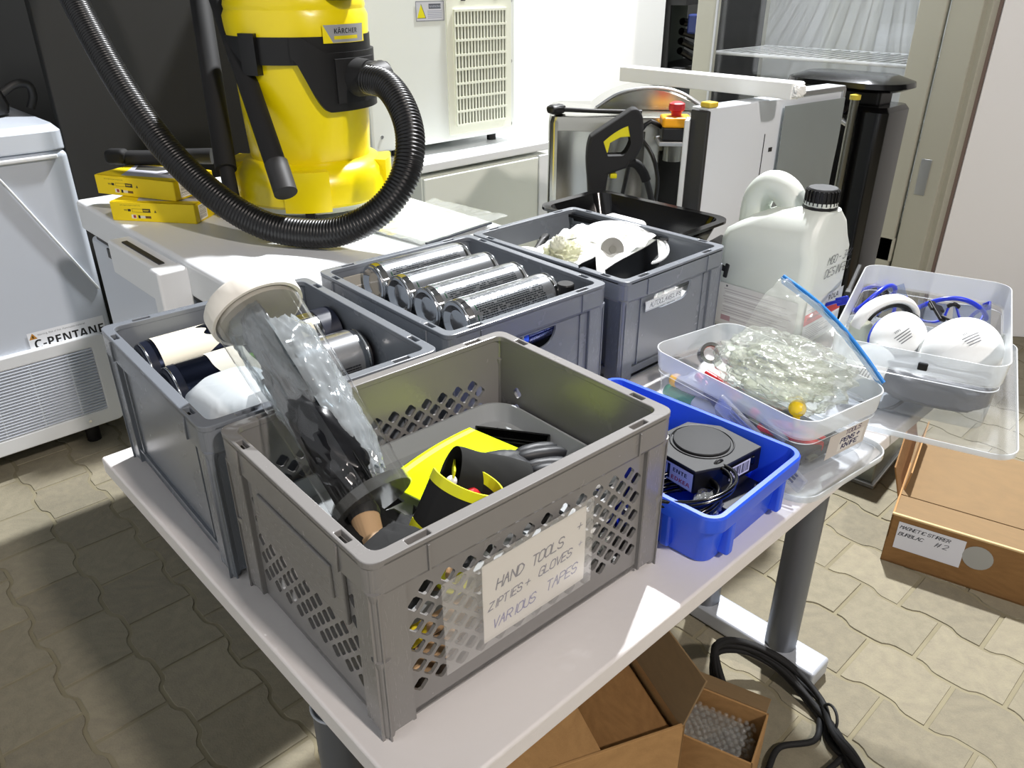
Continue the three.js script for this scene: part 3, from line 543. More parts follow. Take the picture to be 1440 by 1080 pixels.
{ // trigger gun with its lance standing on the floor
  const g = thing('spray_gun', 'black pressure washer gun with a yellow trigger guard, upright before the steel machine', 'spray gun', [1.345, 0, -0.935], -0.75); g.scale.set(1.12, 1.025, 1.0);
  const sh = new THREE.Shape();
  sh.moveTo(-0.058, 0.9); sh.quadraticCurveTo(-0.068, 0.97, -0.055, 1.0); sh.lineTo(-0.045, 1.008); sh.quadraticCurveTo(0.0, 1.04, 0.03, 1.062); sh.quadraticCurveTo(0.05, 1.072, 0.058, 1.04); sh.lineTo(0.062, 0.99); sh.quadraticCurveTo(0.056, 0.95, 0.035, 0.94); sh.lineTo(0.028, 0.925); sh.lineTo(-0.012, 0.91); sh.lineTo(-0.02, 0.83); sh.lineTo(-0.052, 0.83); sh.closePath();
  const hole = new THREE.Path(); hole.moveTo(-0.02, 0.948); hole.lineTo(-0.034, 0.99); hole.quadraticCurveTo(-0.005, 1.022, 0.03, 1.034); hole.lineTo(0.04, 0.985); hole.quadraticCurveTo(0.034, 0.957, 0.02, 0.949); hole.closePath(); sh.holes.push(hole);
  part(g, 'grip', ext(sh, 0.036, 0.006, 10), M.rubber, [0, 0, -0.018]);
  const tr = poly([[-0.034, 0.962], [-0.036, 0.99], [-0.012, 1.014], [0.026, 1.026], [0.033, 1.0], [0.01, 0.998], [-0.012, 0.985], [-0.016, 0.962]]);
  part(g, 'trigger_guard', ext(tr, 0.04, 0.003), mat(0xd6cc18, 0.35), [0, 0, -0.02]);
  part(g, 'lock_button', rb(0.016, 0.012, 0.04, 0.003), mat(0xd6cc18, 0.35), [0.0, 0.905, 0]);
  part(g, 'hose_elbow', tube([[0.02, 0.932, 0], [0.05, 0.932, 0], [0.068, 0.912, 0], [0.078, 0.89, 0]], 0.011, 20, 12), M.rubber);
  part(g, 'pressure_hose', tube([[0.078, 0.892, 0], [0.095, 0.83, 0.005], [0.095, 0.72, 0.01], [0.07, 0.5, 0.03], [0.09, 0.2, 0.05], [0.1, 0.012, 0.05]], 0.0075, 50, 10), M.dark);
  part(g, 'lance', rod([-0.036, 0.0, 0], [-0.036, 0.835, 0], 0.014, 16), M.black);
  const c = thing('black_cable', 'thin black cable hanging in a loop beside the trigger gun', 'cable');
  part(c, 'cable', tube([[1.49, 1.0, -0.97], [1.495, 0.96, -0.93], [1.49, 0.9, -0.9], [1.47, 0.82, -0.89], [1.44, 0.7, -0.885], [1.42, 0.4, -0.88], [1.43, 0.008, -0.87]], 0.0055, 50, 8), M.black);
  const n = thing('black_fitting', 'black moulded fitting with a small white sticker, below the trigger gun', 'fitting', [1.31, 0, -0.87], -0.3);
  part(n, 'fitting_body', mg([xf(rb(0.09, 0.05, 0.05, 0.016, 3), [0.02, 0.85, 0]), rod([-0.06, 0.845, 0], [0.02, 0.855, 0], 0.022, 20), rod([0.03, 0.0, 0], [0.03, 0.84, 0], 0.018, 16)]), M.rubber);
  part(n, 'sticker', rb(0.045, 0.018, 0.002, 0.0005), M.greyWhite, [0.0, 0.866, 0.0245], [-0.5, 0, 0]);
}
{ // wrapped white panel
  const p = thing('film_wrapped_board', 'tall white board wrapped in clear film, standing behind the jerrycan', 'board', [1.6, 0, -0.66], -0.094);
  part(p, 'board', rb(0.53, 1.115, 0.05, 0.004), mat(0xd7dce2, 0.22), [0, 0.5605, -0.003]);
  part(p, 'film_sheet', warp(new THREE.BoxGeometry(0.25, 1.08, 0.0015, 30, 40, 1), (v) => { v.z += 0.008 * fbm(v.x * 4 + 2, v.y * 2, 1) + 0.008; }), mat(0xaab2b2, 0.18, 0, { transmission: 0.45, thickness: 0, side: THREE.DoubleSide }), [0.135, 0.56, 0.026]);
  part(p, 'edge_strip', rb(0.012, 1.12, 0.056, 0.003), M.alu, [0.268, 0.562, 0]);
  part(p, 'top_strip', rb(0.2, 0.012, 0.056, 0.003), M.alu, [0.17, 1.122, 0]);
  part(p, 'dark_edge', rb(0.012, 1.11, 0.05, 0.004), M.dark, [-0.268, 0.558, 0.003]);
  const q = part(p, 'corner_cap', rb(0.03, 0.012, 0.03, 0.004), mat(0xd8b83a, 0.4), [-0.25, 1.124, 0.01]);
  part(p, 'seam', rb(0.002, 0.42, 0.002, 0.0008), M.dark, [-0.045, 0.83, 0.0228]);
  part(p, 'print_mark', bx(0.014, 0.01, 0.0008), M.dark, [-0.015, 1.0, 0.0228]);
  part(p, 'glint_tape', rb(0.012, 0.045, 0.001, 0.0004), M.white, [0.0, 0.9, 0.0228], [0, 0, -0.4]);
  const w = thing('white_strip_panel', 'narrow white upright strip standing against the wrapped panel\'s left edge', 'panel', [1.335, 0, -0.715], 0.5);
  part(w, 'strip', rb(0.045, 1.09, 0.012, 0.003), M.greyWhite, [0, 0.545, 0]);
  part(w, 'strip_edge', rb(0.006, 1.09, 0.016, 0.002), M.alu, [0.024, 0.545, 0]);
  const b = thing('foam_beam', 'long white foam beam with a torn end, laid over the wrapped panel', 'beam', [1.535, 1.129, -0.815], 0.0);
  part(b, 'beam', rb(0.055, 0.036, 0.5, 0.003), M.cloudWhite, [0, 0.018, 0]);
  part(b, 'torn_end', lump(0.05, 0.032, 0.022, 0.3, 5, 2, 0.8, 40), M.cloudWhite, [0, 0.018, 0.25]);
}
{ // glass-door showcase: front faces -x
  const t = thing('glass_showcase', 'tall glass-door display cabinet with a taupe frame and wire shelves', 'display cabinet');
  const x = 3.13, z0 = -1.94, z1 = -0.74, W = z1 - z0, zc = (z0 + z1) / 2;
  part(t, 'back_panel', rb(0.03, 2.2, W, 0.004), M.greyWhite, [3.74, 1.14, zc]);
  part(t, 'side_panel', rb(0.62, 2.2, 0.03, 0.004), M.frame, [x + 0.32, 1.14, z1 + 0.01]);
  part(t, 'side_panel', rb(0.62, 2.2, 0.03, 0.004), M.frame, [x + 0.32, 1.14, z0 - 0.01]);
  part(t, 'top_panel', rb(0.62, 0.16, W, 0.004), M.frame, [x + 0.32, 2.28, zc]);
  part(t, 'plinth', rb(0.6, 0.3, W, 0.006), mat(0x55554e, 0.4, 0.3), [x + 0.31, 0.16, zc]);
  const d = part(t, 'door', mg([xf(rb(0.035, 2.0, 0.1, 0.004), [x - 0.02, 1.2, z1 - 0.165]), xf(rb(0.035, 2.0, 0.1, 0.004), [x - 0.02, 1.2, z0 + 0.06]), xf(rb(0.035, 0.08, W - 0.12, 0.004), [x - 0.02, 2.16, zc - 0.05]), xf(rb(0.035, 0.1, W - 0.12, 0.004), [x - 0.02, 0.36, zc - 0.05])]), M.frame);
  part(d, 'glass_pane', bx(0.006, 1.75, W - 0.28), M.glass, [x - 0.02, 1.24, zc - 0.05]);
  part(d, 'seal_strip', rb(0.006, 1.95, 0.012, 0.002), M.alu, [x - 0.04, 1.2, z0 + 0.115]);
  part(t, 'frame_post', rb(0.05, 2.2, 0.11, 0.004), M.frame, [x - 0.004, 1.14, z1 - 0.05]);
  part(t, 'latch_plate', rb(0.003, 0.14, 0.04, 0.002), M.alu, [x - 0.0305, 0.67, z1 - 0.06]);
  part(t, 'dark_liner', rb(0.45, 1.7, 0.012, 0.003), M.dark, [x + 0.3, 1.2, z0 + 0.02]);
  for (let k = 0; k < 5; k++) {
    const y = 0.52 + k * 0.27;
    const s = part(t, 'wire_shelf', mg([rod([x + 0.05, y, z0 + 0.03], [x + 0.05, y, z1 - 0.03], 0.008, 8), rod([x + 0.55, y, z0 + 0.03], [x + 0.55, y, z1 - 0.03], 0.006, 8)]), M.white);
    for (let i = 0; i < 24; i++) part(s, 'wire', rod([x + 0.05, y + 0.004, z0 + 0.06 + i * 0.047], [x + 0.55, y + 0.004, z0 + 0.06 + i * 0.047], 0.0028, 6), M.white);
  }
  // the cabinet's own light bar under its top
  part(t, 'light_bar', rb(0.04, 0.02, W - 0.2, 0.004), new THREE.MeshStandardMaterial({ color: 0xffffff, emissive: 0xf4f8ff, emissiveIntensity: 4 }), [x + 0.12, 2.185, zc]);
  const l = new THREE.RectAreaLight(0xf4f8ff, 150, 0.04, W - 0.2); l.position.set(x + 0.12, 2.172, zc); l.lookAt(x + 0.3, 1.0, zc); scene.add(l);
}
{ // black equipment in front of the showcase
  const t = thing('black_machine', 'glossy black machine with an oval lid, in front of the glass showcase', 'machine', [2.46, 0, -0.86]);
  part(t, 'body', loft([[0.2, 0.3, 0.03, 0.01], [0.2, 0.3, 0.03, 0.99], [0.18, 0.28, 0.03, 1.005]], true, true, 6), M.blackGloss, [0.04, 0, 0.0]);
  part(t, 'lid', loft([[0.2, 0.34, 0.08, 1.05], [0.24, 0.4, 0.1, 1.062], [0.235, 0.395, 0.1, 1.078], [0.15, 0.3, 0.07, 1.095]], true, true, 8, 0.7), M.blackGloss, [0.02, 0, -0.02]);
  part(t, 'lid_pillar', rb(0.1, 0.06, 0.2, 0.01), M.black, [0.04, 1.03, 0]);
  part(t, 'post', rod([-0.1, 0, 0.06], [-0.1, 1.03, 0.06], 0.014, 16), M.steelDark);
  part(t, 'post_cap', lathe([[0, 1.048], [0.017, 1.044], [0.017, 1.03], [0, 1.029]], 20), mat(0xc9b73c, 0.4), [-0.1, 0, 0.06]);
  part(t, 'brace', rod([-0.1, 0.95, 0.06], [-0.1, 1.02, -0.1], 0.01, 12), M.alu);
  part(t, 'gauge', xf(cy(0.026, 0.026, 0.03, 20), [0, 0, 0], [0, 0, Math.PI / 2]), M.dark, [-0.075, 1.0, 0.0]);
  const g = thing('steel_plinth', 'low grey steel box on the floor behind the table\'s right end', 'box', [2.07, 0, -0.44], 0.1);
  part(g, 'plinth_body', rb(0.34, 0.2, 0.2, 0.006), mat(0x8d938f, 0.35, 0.6), [0, 0.115, 0]);
  part(g, 'plinth_foot', rb(0.36, 0.015, 0.22, 0.003), M.alu, [0, 0.0085, 0]);
  // clutter glimpsed between the white wall and the showcase
  const c = thing('parts_rack', 'dark rack of hoses and blue fittings glimpsed past the white wall\'s edge', 'rack', [3.95, 0, -2.6], 0.3);
  part(c, 'rack_frame', mg([xf(bx(0.03, 1.7, 0.03), [-0.3, 0.85, 0]), xf(bx(0.03, 1.7, 0.03), [0.3, 0.85, 0]), xf(bx(0.63, 0.03, 0.2), [0, 0.9, 0]), xf(bx(0.63, 0.03, 0.2), [0, 1.25, 0])]), M.dark);
  part(c, 'rack_back', rb(0.62, 1.2, 0.02, 0.004), mat(0x56615c, 0.6), [0, 1.1, -0.1]);
  for (let i = 0; i < 4; i++) part(c, 'rack_hose', tube([[-0.2, 1.0 + i * 0.05, 0.05], [0, 0.95 + i * 0.06, 0.1], [0.15, 1.1 + i * 0.03, 0.06], [0.25, 1.2, 0.05]], 0.02, 24, 8), M.black);
  part(c, 'blue_fitting', rb(0.07, 0.1, 0.06, 0.012), mat(0x26356e, 0.4), [-0.2, 1.14, 0.12]);
}
// ------------------------------------------------------------------ black trays, lid and brass tap at the table's back right
{
  const b = thing('black_bin', 'tall black plastic bin standing at the table\'s back right', 'bin', [1.13, T, -0.63], 0.06);
  part(b, 'shell', loft([[0.12, 0.2, 0.02, 0.001], [0.135, 0.22, 0.02, 0.12], [0.14, 0.225, 0.02, 0.122], [0.14, 0.225, 0.02, 0.128], [0.128, 0.21, 0.018, 0.128], [0.115, 0.195, 0.015, 0.006]]), M.blackGloss);
  part(b, 'rib', rb(0.012, 0.11, 0.008, 0.003), M.black, [0.01, 0.06, 0.112]);
  const t = thing('black_tray', 'shallow glossy black tray resting on the black bin behind the labelled crate', 'tray', [1.118, T + 0.1285, -0.69], 0.02);
  part(t, 'shell', loft([[0.17, 0.3, 0.03, 0], [0.2, 0.34, 0.035, 0.05], [0.225, 0.37, 0.04, 0.052], [0.225, 0.37, 0.04, 0.058], [0.195, 0.335, 0.033, 0.057], [0.165, 0.29, 0.03, 0.006]], true, true, 8), M.blackGloss);
  const f = thing('white_pad', 'small white pad lying in the black tray', 'pad', [1.06, T + 0.136, -0.67]);
  part(f, 'pad', rb(0.06, 0.05, 0.1, 0.012, 3), M.cloudWhite, [0, 0.026, 0]);
  part(f, 'pad_seam', rb(0.062, 0.003, 0.102, 0.001), M.greyWhite, [0, 0.03, 0]);
  const l = thing('ribbed_cover', 'black ribbed plastic cover lying beside the brass tap', 'cover', [1.155, T + 0.129, -0.475], 0.12);
  part(l, 'lid_plate', rb(0.15, 0.012, 0.09, 0.004), M.blackGloss, [0, 0.008, 0], [0.12, 0, 0.03]);
  part(l, 'lid_lip', rb(0.15, 0.03, 0.01, 0.003), M.black, [0, 0.0, 0.045], [0.12, 0, 0.03]);
  part(l, 'ridge', mg([-0.012, 0.0, 0.012].map((z) => xf(rb(0.148, 0.004, 0.004, 0.001), [0, 0.0165, z]))), M.dark, [0, 0, 0], [0.12, 0, 0.03]);
  const p = thing('black_canister', 'black canister carrying the brass tap, left of the jerrycan', 'canister', [1.1, T, -0.485]);
  part(p, 'canister_body', loft([[0.1, 0.075, 0.012, 0.001], [0.105, 0.08, 0.012, 0.05], [0.105, 0.08, 0.012, 0.092], [0.09, 0.065, 0.012, 0.1]], true, true), M.black);
  part(p, 'canister_rim', xf(new THREE.TorusGeometry(0.03, 0.004, 8, 28), [0, 0.1, 0], [Math.PI / 2, 0, 0]), M.greyWhite);
  const k = thing('brass_tap', 'small brass tap with a wing handle, on the black canister', 'tap', [1.1, T + 0.1, -0.475], 0.5);
  part(k, 'tap_body', mg([rod([0, 0, 0], [0, 0.024, 0], 0.009, 16), xf(new THREE.SphereGeometry(0.0115, 16, 12), [0, 0.018, 0]), rod([-0.028, 0.027, 0], [0.032, 0.027, 0], 0.0065, 14, 0.004)]), M.brass);
  part(k, 'wing_handle', xf(lump(0.024, 0.01, 0.012, 0.05, 2), [0.004, 0.034, 0]), M.brass);
}
// ------------------------------------------------------------------ jerrycan
{
  const t = thing('jerrycan', 'large translucent white jerrycan with a black screw cap and a red-striped label', 'jerrycan', [1.172, T, -0.352]);
  const w = 0.168, d = 0.2;
  part(t, 'body', loft([[w - 0.02, d - 0.02, 0.02, 0.001], [w, d, 0.028, 0.012], [w, d, 0.028, 0.185], [w - 0.004, d - 0.012, 0.03, 0.205], [w - 0.03, d * 0.74, 0.034, 0.235, 0, 0.02], [w - 0.075, d * 0.5, 0.03, 0.256, 0, 0.04], [0.07, 0.075, 0.034, 0.262, 0, 0.058]], true, true, 8, 0.9), M.hdpe);
  part(t, 'handle', tube([[0, 0.12, -0.072], [0, 0.2, -0.074], [0, 0.262, -0.068], [0, 0.286, -0.044], [0, 0.28, -0.016], [0, 0.258, 0.004], [0, 0.235, 0.014]], 0.0285, 40, 16), M.hdpe);
  part(t, 'neck', lathe([[0.03, 0.25], [0.03, 0.275], [0, 0.275]]), M.hdpe, [0, 0, 0.058]);
  const cap = part(t, 'cap', lathe([[0, 0.2995], [0.026, 0.2995], [0.0285, 0.297], [0.03, 0.268], [0.0315, 0.267], [0.0315, 0.262], [0, 0.262]], 12), M.black, [0, 0, 0.058]);
  part(cap, 'cap_ridges', mg(Array.from({ length: 24 }, (_, i) => xf(bx(0.002, 0.026, 0.002), [Math.cos(i * Math.PI / 12) * 0.0298, 0.283, Math.sin(i * Math.PI / 12) * 0.0298], [0, -i * Math.PI / 12, 0]))), M.black);
  const side = canvasTex(512, 320, (x) => {
    x.fillStyle = '#dcdcd8'; x.fillRect(0, 0, 512, 320); x.fillStyle = '#5d5d63'; x.fillRect(70, 12, 12, 14); x.font = '13px sans-serif';
    for (let i = 0; i < 12; i++) { x.fillStyle = i % 4 === 2 ? '#f2f2f0' : '#a9a2a6'; x.fillRect(60 + (i % 3) * 6, 40 + i * 20, 330 + ((i * 53) % 90), i % 4 === 2 ? 8 : 4); }
    x.fillStyle = '#b9989c'; x.fillRect(60, 250, 60, 40);
  });
  sheet(t, 'label', d * 0.9, 0.085, side, [-w / 2 - 0.0008, 0.06, 0], [0, -Math.PI / 2, 0]);
  const front = canvasTex(512, 320, (x) => {
    x.fillStyle = '#dfe0dc'; x.fillRect(0, 0, 512, 320); x.fillStyle = '#25262a'; x.font = 'bold 58px sans-serif'; x.fillText('ROLA', 300, 62); x.fillStyle = '#a7a7a5'; x.fillRect(30, 60, 60, 6);
    x.fillStyle = '#d23a34'; x.fillRect(0, 92, 512, 84); x.fillStyle = '#8d2823'; x.fillRect(40, 128, 200, 14); x.fillStyle = '#9c9a99'; for (let i = 0; i < 7; i++) x.fillRect(40, 200 + i * 16, 180 + (i * 71) % 200, 5);
  });
  sheet(t, 'front_label', w * 0.86, 0.085, front, [0, 0.06, d / 2 + 0.0008], [0, 0, 0]);
  const wr = canvasTex(512, 256, (x) => { x.clearRect(0, 0, 512, 256); hand(x, 'MGO - 34%', 40, 20, 76, '#55585a', 6, 0.3); hand(x, 'DESINFEC', 20, 140, 84, '#55585a', 6, 0.3); });
  part(t, 'handwriting', new THREE.PlaneGeometry(0.105, 0.05), mat(0xffffff, 0.6, 0, { map: wr, transparent: true, alphaTest: 0.3, side: THREE.DoubleSide }), [0.025, 0.158, d / 2 + 0.0012]);
}
// ------------------------------------------------------------------ clear tube leaning in the mesh crate
const along = (o, a, b) => { const A = V(...a), d = V(...b).sub(A); o.position.copy(A); o.quaternion.setFromUnitVectors(V(0, 1, 0), d.clone().normalize()); return d.length(); };
{
  const t = thing('clear_tube', 'fat clear plastic tube with a white end cap, leaning out of the mesh crate', 'tube');
  const L = along(t, [0.118, 0.893, -0.22], [0.122, 1.049, -0.451]), r = 0.0445, r2 = 0.0515;
  part(t, 'tube_wall', lathe([[r - 0.001, 0], [r, 0], [r2, L], [r2 - 0.001, L]], 64), M.clear);
  part(t, 'bottom_cap', lathe([[0, 0.0], [r - 0.0015, 0.0], [r - 0.0015, 0.012], [0, 0.003]], 48), mat(0x8d8f8c, 0.15, 0, { transmission: 0.75, thickness: 0, side: THREE.DoubleSide }));
  part(t, 'cap_plug', lathe([[0, L - 0.024], [r2 - 0.004, L - 0.024], [r2 - 0.002, L - 0.006], [0, L - 0.004]], 48), mat(0xa9a59a, 0.5));
  part(t, 'end_cap', lathe([[r2 - 0.001, L - 0.02], [r2 + 0.003, L - 0.02], [r2 + 0.0036, L - 0.016], [r2 + 0.0036, L], [r2 + 0.001, L + 0.004], [0, L + 0.004]], 64), mat(0xf0ece2, 0.45));
  const U = (name, label, cat) => { const o = thing(name, label, cat); o.position.copy(t.position); o.quaternion.copy(t.quaternion); return o; };
  const bagFilm = (a0, a1, h0, h1, R1, off) => warp(new THREE.BoxGeometry(1, 1, 0.0012, 34, 56, 1), (v) => { const a = a0 + (a1 - a0) * (v.x + 0.5), q = v.y + 0.5, e = Math.min(1, 6 * q, 8 * (1 - q)), R0 = (R1 + 0.008 * (q - 0.3)) * (0.75 + 0.25 * e) + 0.0045 * fbm(a * 3 + off, q * 7, off) + v.z; v.set(Math.sin(a) * R0, (h0 + (h1 - h0) * q) * L + 0.01 * fbm(a * 2, off, 1), Math.cos(a) * R0); });
  const skin = mat(0xe2e6e8, 0.1, 0, { transmission: 0.9, thickness: 0, side: THREE.DoubleSide });
  const b1 = U('zip_tie_bag', 'crumpled clear bag of black zip ties inside the clear tube', 'bag');
  part(b1, 'bag_film', bagFilm(-2.5, -0.3, 0.05, 0.97, 0.036, 1), skin);
  // the ties fan out from the bottom of the tube
  for (let i = 0; i < 46; i++) { const a = rr(-2.0, -0.15), q = rr(0.014, 0.036), x = Math.sin(a) * q, z = Math.cos(a) * q, h = rr(0.4, 0.74) * L; part(b1, 'zip_tie', tube([[x + rr(-0.004, 0.004), 0.012, z], [x, h * 0.5, z + rr(-0.003, 0.003)], [x * 0.8 + rr(-0.008, 0.004) - 0.003, h, z * 0.8]], 0.002, 10, 5), M.blackGloss); }
  part(b1, 'dark_pack', lump(0.055, 0.13, 0.05, 0.15, 3, 1, 0.8), mat(0x0e0f12, 0.2), [-0.014, 0.078, 0.014]);
  const b2 = U('clear_bag', 'second crumpled clear bag filling the right of the clear tube', 'bag');
  part(b2, 'bag_film', bagFilm(-0.35, 1.5, 0.1, 0.82, 0.0385, 6), mat(0xcdd3d6, 0.12, 0, { transmission: 0.7, thickness: 0, side: THREE.DoubleSide }));
  part(b2, 'bag_fold', bagFilm(-0.2, 1.2, 0.08, 0.5, 0.031, 9), mat(0xb9c0c4, 0.15, 0, { transmission: 0.55, thickness: 0, side: THREE.DoubleSide }));
  part(b2, 'grey_liner', bagFilm(-1.4, -0.2, 0.35, 0.93, 0.028, 13), mat(0x8b8f92, 0.3, 0, { transmission: 0.4, thickness: 0, side: THREE.DoubleSide }));
}
// ------------------------------------------------------------------ contents of the mesh crate
{
  const c = CR.A, h0 = 0.098;
  const t = thing('insert_tray', 'light grey lattice-bottomed tray dropped inside the mesh crate', 'tray', inC('A', 0, h0, 0), c.ry);
  const w = 0.362, d = 0.262;
  part(t, 'tray_wall', loft([[w - 0.016, d - 0.016, 0.034, 0], [w, d, 0.04, 0.024], [w, d, 0.04, 0.027], [w - 0.006, d - 0.006, 0.037, 0.027], [w - 0.022, d - 0.022, 0.031, 0.003]], false, false, 8, 0.4), M.insert);
  const fl = rrShape(w - 0.018, d - 0.018, 0.03);
  for (let i = 0; i < 5; i++) for (let j = 0; j < 3; j++) { const x = -0.124 + i * 0.062, y = -0.07 + j * 0.07; for (const s of [-1, 1]) { const p = new THREE.Path(); const a = 0.026, b = 0.03; const P = (i + j) & 1 ? [[x - a + 0.004, y + s * (b - 0.002)], [x + a - 0.004, y + s * (b - 0.002)], [x + a - 0.004, y + s * 0.006], [x - a + 0.004, y + s * 0.006]] : [[x - s * a, y - b], [x - s * a, y + b], [x + s * (a - 0.032), y + b * 0.2], [x + s * (a - 0.032), y - b * 0.2]]; P.forEach((q, k) => (k ? p.lineTo(...q) : p.moveTo(...q))); p.closePath(); fl.holes.push(p); } }
  part(t, 'lattice_floor', xf(ext(fl, 0.004), [0, 0, 0], [-Math.PI / 2, 0, 0]), M.insert);
  const put = (name, label, cat, x, y, z, ry = 0, g) => thing(name, label, cat, inC('A', x, y, z), c.ry + ry, g);
  // neon folder
  const f = put('neon_folder', 'neon yellow plastic folder with black pen scribbles, in the mesh crate', 'folder', 0.035, h0 + 0.0185, -0.03, 0.2);
  const nt = canvasTex(512, 384, (x) => { x.fillStyle = '#dcf500'; x.fillRect(0, 0, 512, 384); x.fillStyle = '#eefc6a'; x.fillRect(0, 14, 512, 26); hand(x, '+', 90, 190, 120, '#26301a', 6, 0.5); hand(x, 'OOO', 190, 200, 70, '#26301a', 6, 0.3); });
  part(f, 'folder', warp(new THREE.BoxGeometry(0.155, 0.002, 0.105, 24, 1, 14), (v) => { v.y += 0.014 * Math.cos(v.x * 16) * (0.4 - v.z * 4) + 0.002; }), mat(0xffffff, 0.25, 0, { map: nt, clearcoat: 0.6 }), [0, 0, 0]);
  // black rail
  const r = put('black_strip', 'short black ribbed plastic rail lying on the lattice tray', 'rail', 0.132, h0 + 0.0055, -0.052, -0.95);
  part(r, 'rail', mg([xf(rb(0.1, 0.004, 0.024, 0.001), [0, 0.002, 0]), xf(rb(0.1, 0.014, 0.003, 0.001), [0, 0.009, -0.011]), xf(rb(0.1, 0.008, 0.003, 0.001), [0, 0.006, 0.0]), xf(rb(0.1, 0.01, 0.003, 0.001), [0, 0.007, 0.011])]), M.blackGloss);
  part(r, 'rail_end', rb(0.003, 0.014, 0.024, 0.001), M.black, [0.049, 0.008, 0]);
  // dark gloves
  const g = put('work_glove', 'dark grey rubber glove lying over the neon folder', 'glove', 0.036, h0 + 0.034, 0.03, -0.35);
  part(g, 'glove_palm', lump(0.085, 0.03, 0.06, 0.12, 2, 1, 0.8), mat(0x24262a, 0.5), [0, 0.014, 0]);
  for (let i = 0; i < 4; i++) part(g, 'glove_finger', lump(0.07 - Math.abs(i - 1.4) * 0.008, 0.019, 0.017, 0.06, 2, i, 0.85, 18), mat(0x24262a, 0.5), [0.062, 0.012 + (i & 1) * 0.004, -0.026 + i * 0.017], [0, 0.06 * (1.5 - i), -0.1]);
  part(g, 'glove_thumb', lump(0.05, 0.019, 0.018, 0.06, 2, 8, 0.85, 18), mat(0x24262a, 0.5), [0.01, 0.014, 0.038], [0, -0.7, 0]);
  const g2 = put('knit_cuff', 'black knitted cuff lying beside the yellow strap', 'cuff', 0.0, h0 + 0.03, 0.055, 0.25);
  part(g2, 'cuff_sleeve', warp(new THREE.CylinderGeometry(0.036, 0.04, 0.09, 40, 12, true), (v) => { v.z *= 0.62; const s = 1 + 0.05 * fbm(v.x * 30, v.y * 30, v.z * 30); v.x *= s; v.z *= s; }).rotateX(-0.5).rotateZ(1.0), mat(0x1b1c1b, 0.95, 0, { side: THREE.DoubleSide }), [0, 0.025, 0]);
  part(g2, 'cuff_lining', lump(0.05, 0.03, 0.04, 0.2, 3, 4), mat(0x121212, 0.95), [0, 0.02, 0]);
  // yellow-edged strap curled into a loop
  const s = put('yellow_strap', 'black and yellow printed strap curled in a loop, against the mesh crate\'s front', 'strap', -0.068, h0 + 0.034, 0.076, 0.35);
  const band = (r0, y0, y1, a0, a1) => wrap(r0, r0 + 0.0022, a0, a1, () => [y0, y1], 36, 1);
  part(s, 'strap_band', band(0.036, 0.005, 0.05, -2.4, 1.9), M.fabric, [0, 0.012, 0], [0.25, 0, -0.42]);
  for (const [y0, y1] of [[0.05, 0.061], [-0.005, 0.005]]) part(s, 'strap_edge', band(0.0366, y0, y1, -2.4, 1.9), mat(0xe6e61a, 0.5), [0, 0.012, 0], [0.25, 0, -0.42]);
  part(s, 'strap_end', bx(0.05, 0.011, 0.002), mat(0xe6e61a, 0.5), [0.05, 0.05, -0.02], [0.25, 0.5, -0.42]);
  part(s, 'strap_tab', tube([[-0.04, -0.008, 0.02], [-0.055, -0.014, 0.03], [-0.05, -0.02, 0.045], [-0.032, -0.016, 0.04]], 0.006, 20, 6), mat(0xe6e61a, 0.5), [0, 0.012, 0]);
  part(s, 'strap_button', new THREE.SphereGeometry(0.006, 14, 10), M.cloudWhite, [0.03, 0.05, -0.01]);
  // wooden handles and bits near the front left corner
  const hp = [[-0.148, 0.085, 0.09, 1.5, 'in the crate\'s near corner'], [-0.115, 0.05, 0.108, 0.7, 'beside the yellow strap']];
  hp.forEach(([x, y, z, ry, where], i) => {
    const o = put('wood_chisel', `tan wooden tool handle with a dark ferrule, ${where}`, 'tool', x, h0 + 0.02, z, ry);
    part(o, 'handle', lathe([[0, 0], [0.012, 0.002], [0.016, 0.02], [0.013, 0.06], [0.015, 0.085], [0.01, 0.1], [0, 0.101]], 24), M.wood, [0, 0, 0], [0.5, 0, -1.1]);
    part(o, 'ferrule', lathe([[0.0155, 0.084], [0.017, 0.09], [0.012, 0.112], [0, 0.113]], 20), i ? M.red : M.dark, [0, 0, 0], [0.5, 0, -1.1]);
  });
  const k = put('black_pouch', 'black folded pouch with a yellow trim tag, in the mesh crate\'s near corner', 'pouch', -0.145, h0 + 0.004, 0.095, 0.5);
  part(k, 'pouch', lump(0.085, 0.075, 0.06, 0.12, 2, 9, 0.6), M.fabric, [0, 0.04, 0]);
  part(k, 'tag', lump(0.026, 0.018, 0.02, 0.1, 2, 3), mat(0xe6d400, 0.5), [0.04, 0.052, 0.014]);
  const bc = put('black_cloth', 'crumpled black cloth under the clear tube\'s lower end', 'cloth', -0.125, h0 + 0.004, 0.03, 0.2);
  part(bc, 'cloth', lump(0.09, 0.05, 0.13, 0.22, 3, 12, 0.75, 50), mat(0x101112, 0.8), [0, 0.022, 0]);
  part(bc, 'cloth_fold', lump(0.06, 0.03, 0.09, 0.25, 4, 22, 0.75, 36), mat(0x16171a, 0.6), [0.05, 0.014, 0.035]);
  // items in the lower half, seen through the mesh
  const low = (n, l, cat, x, y, z, ry, gr) => put(n, l, cat, x, y, z, ry, gr);
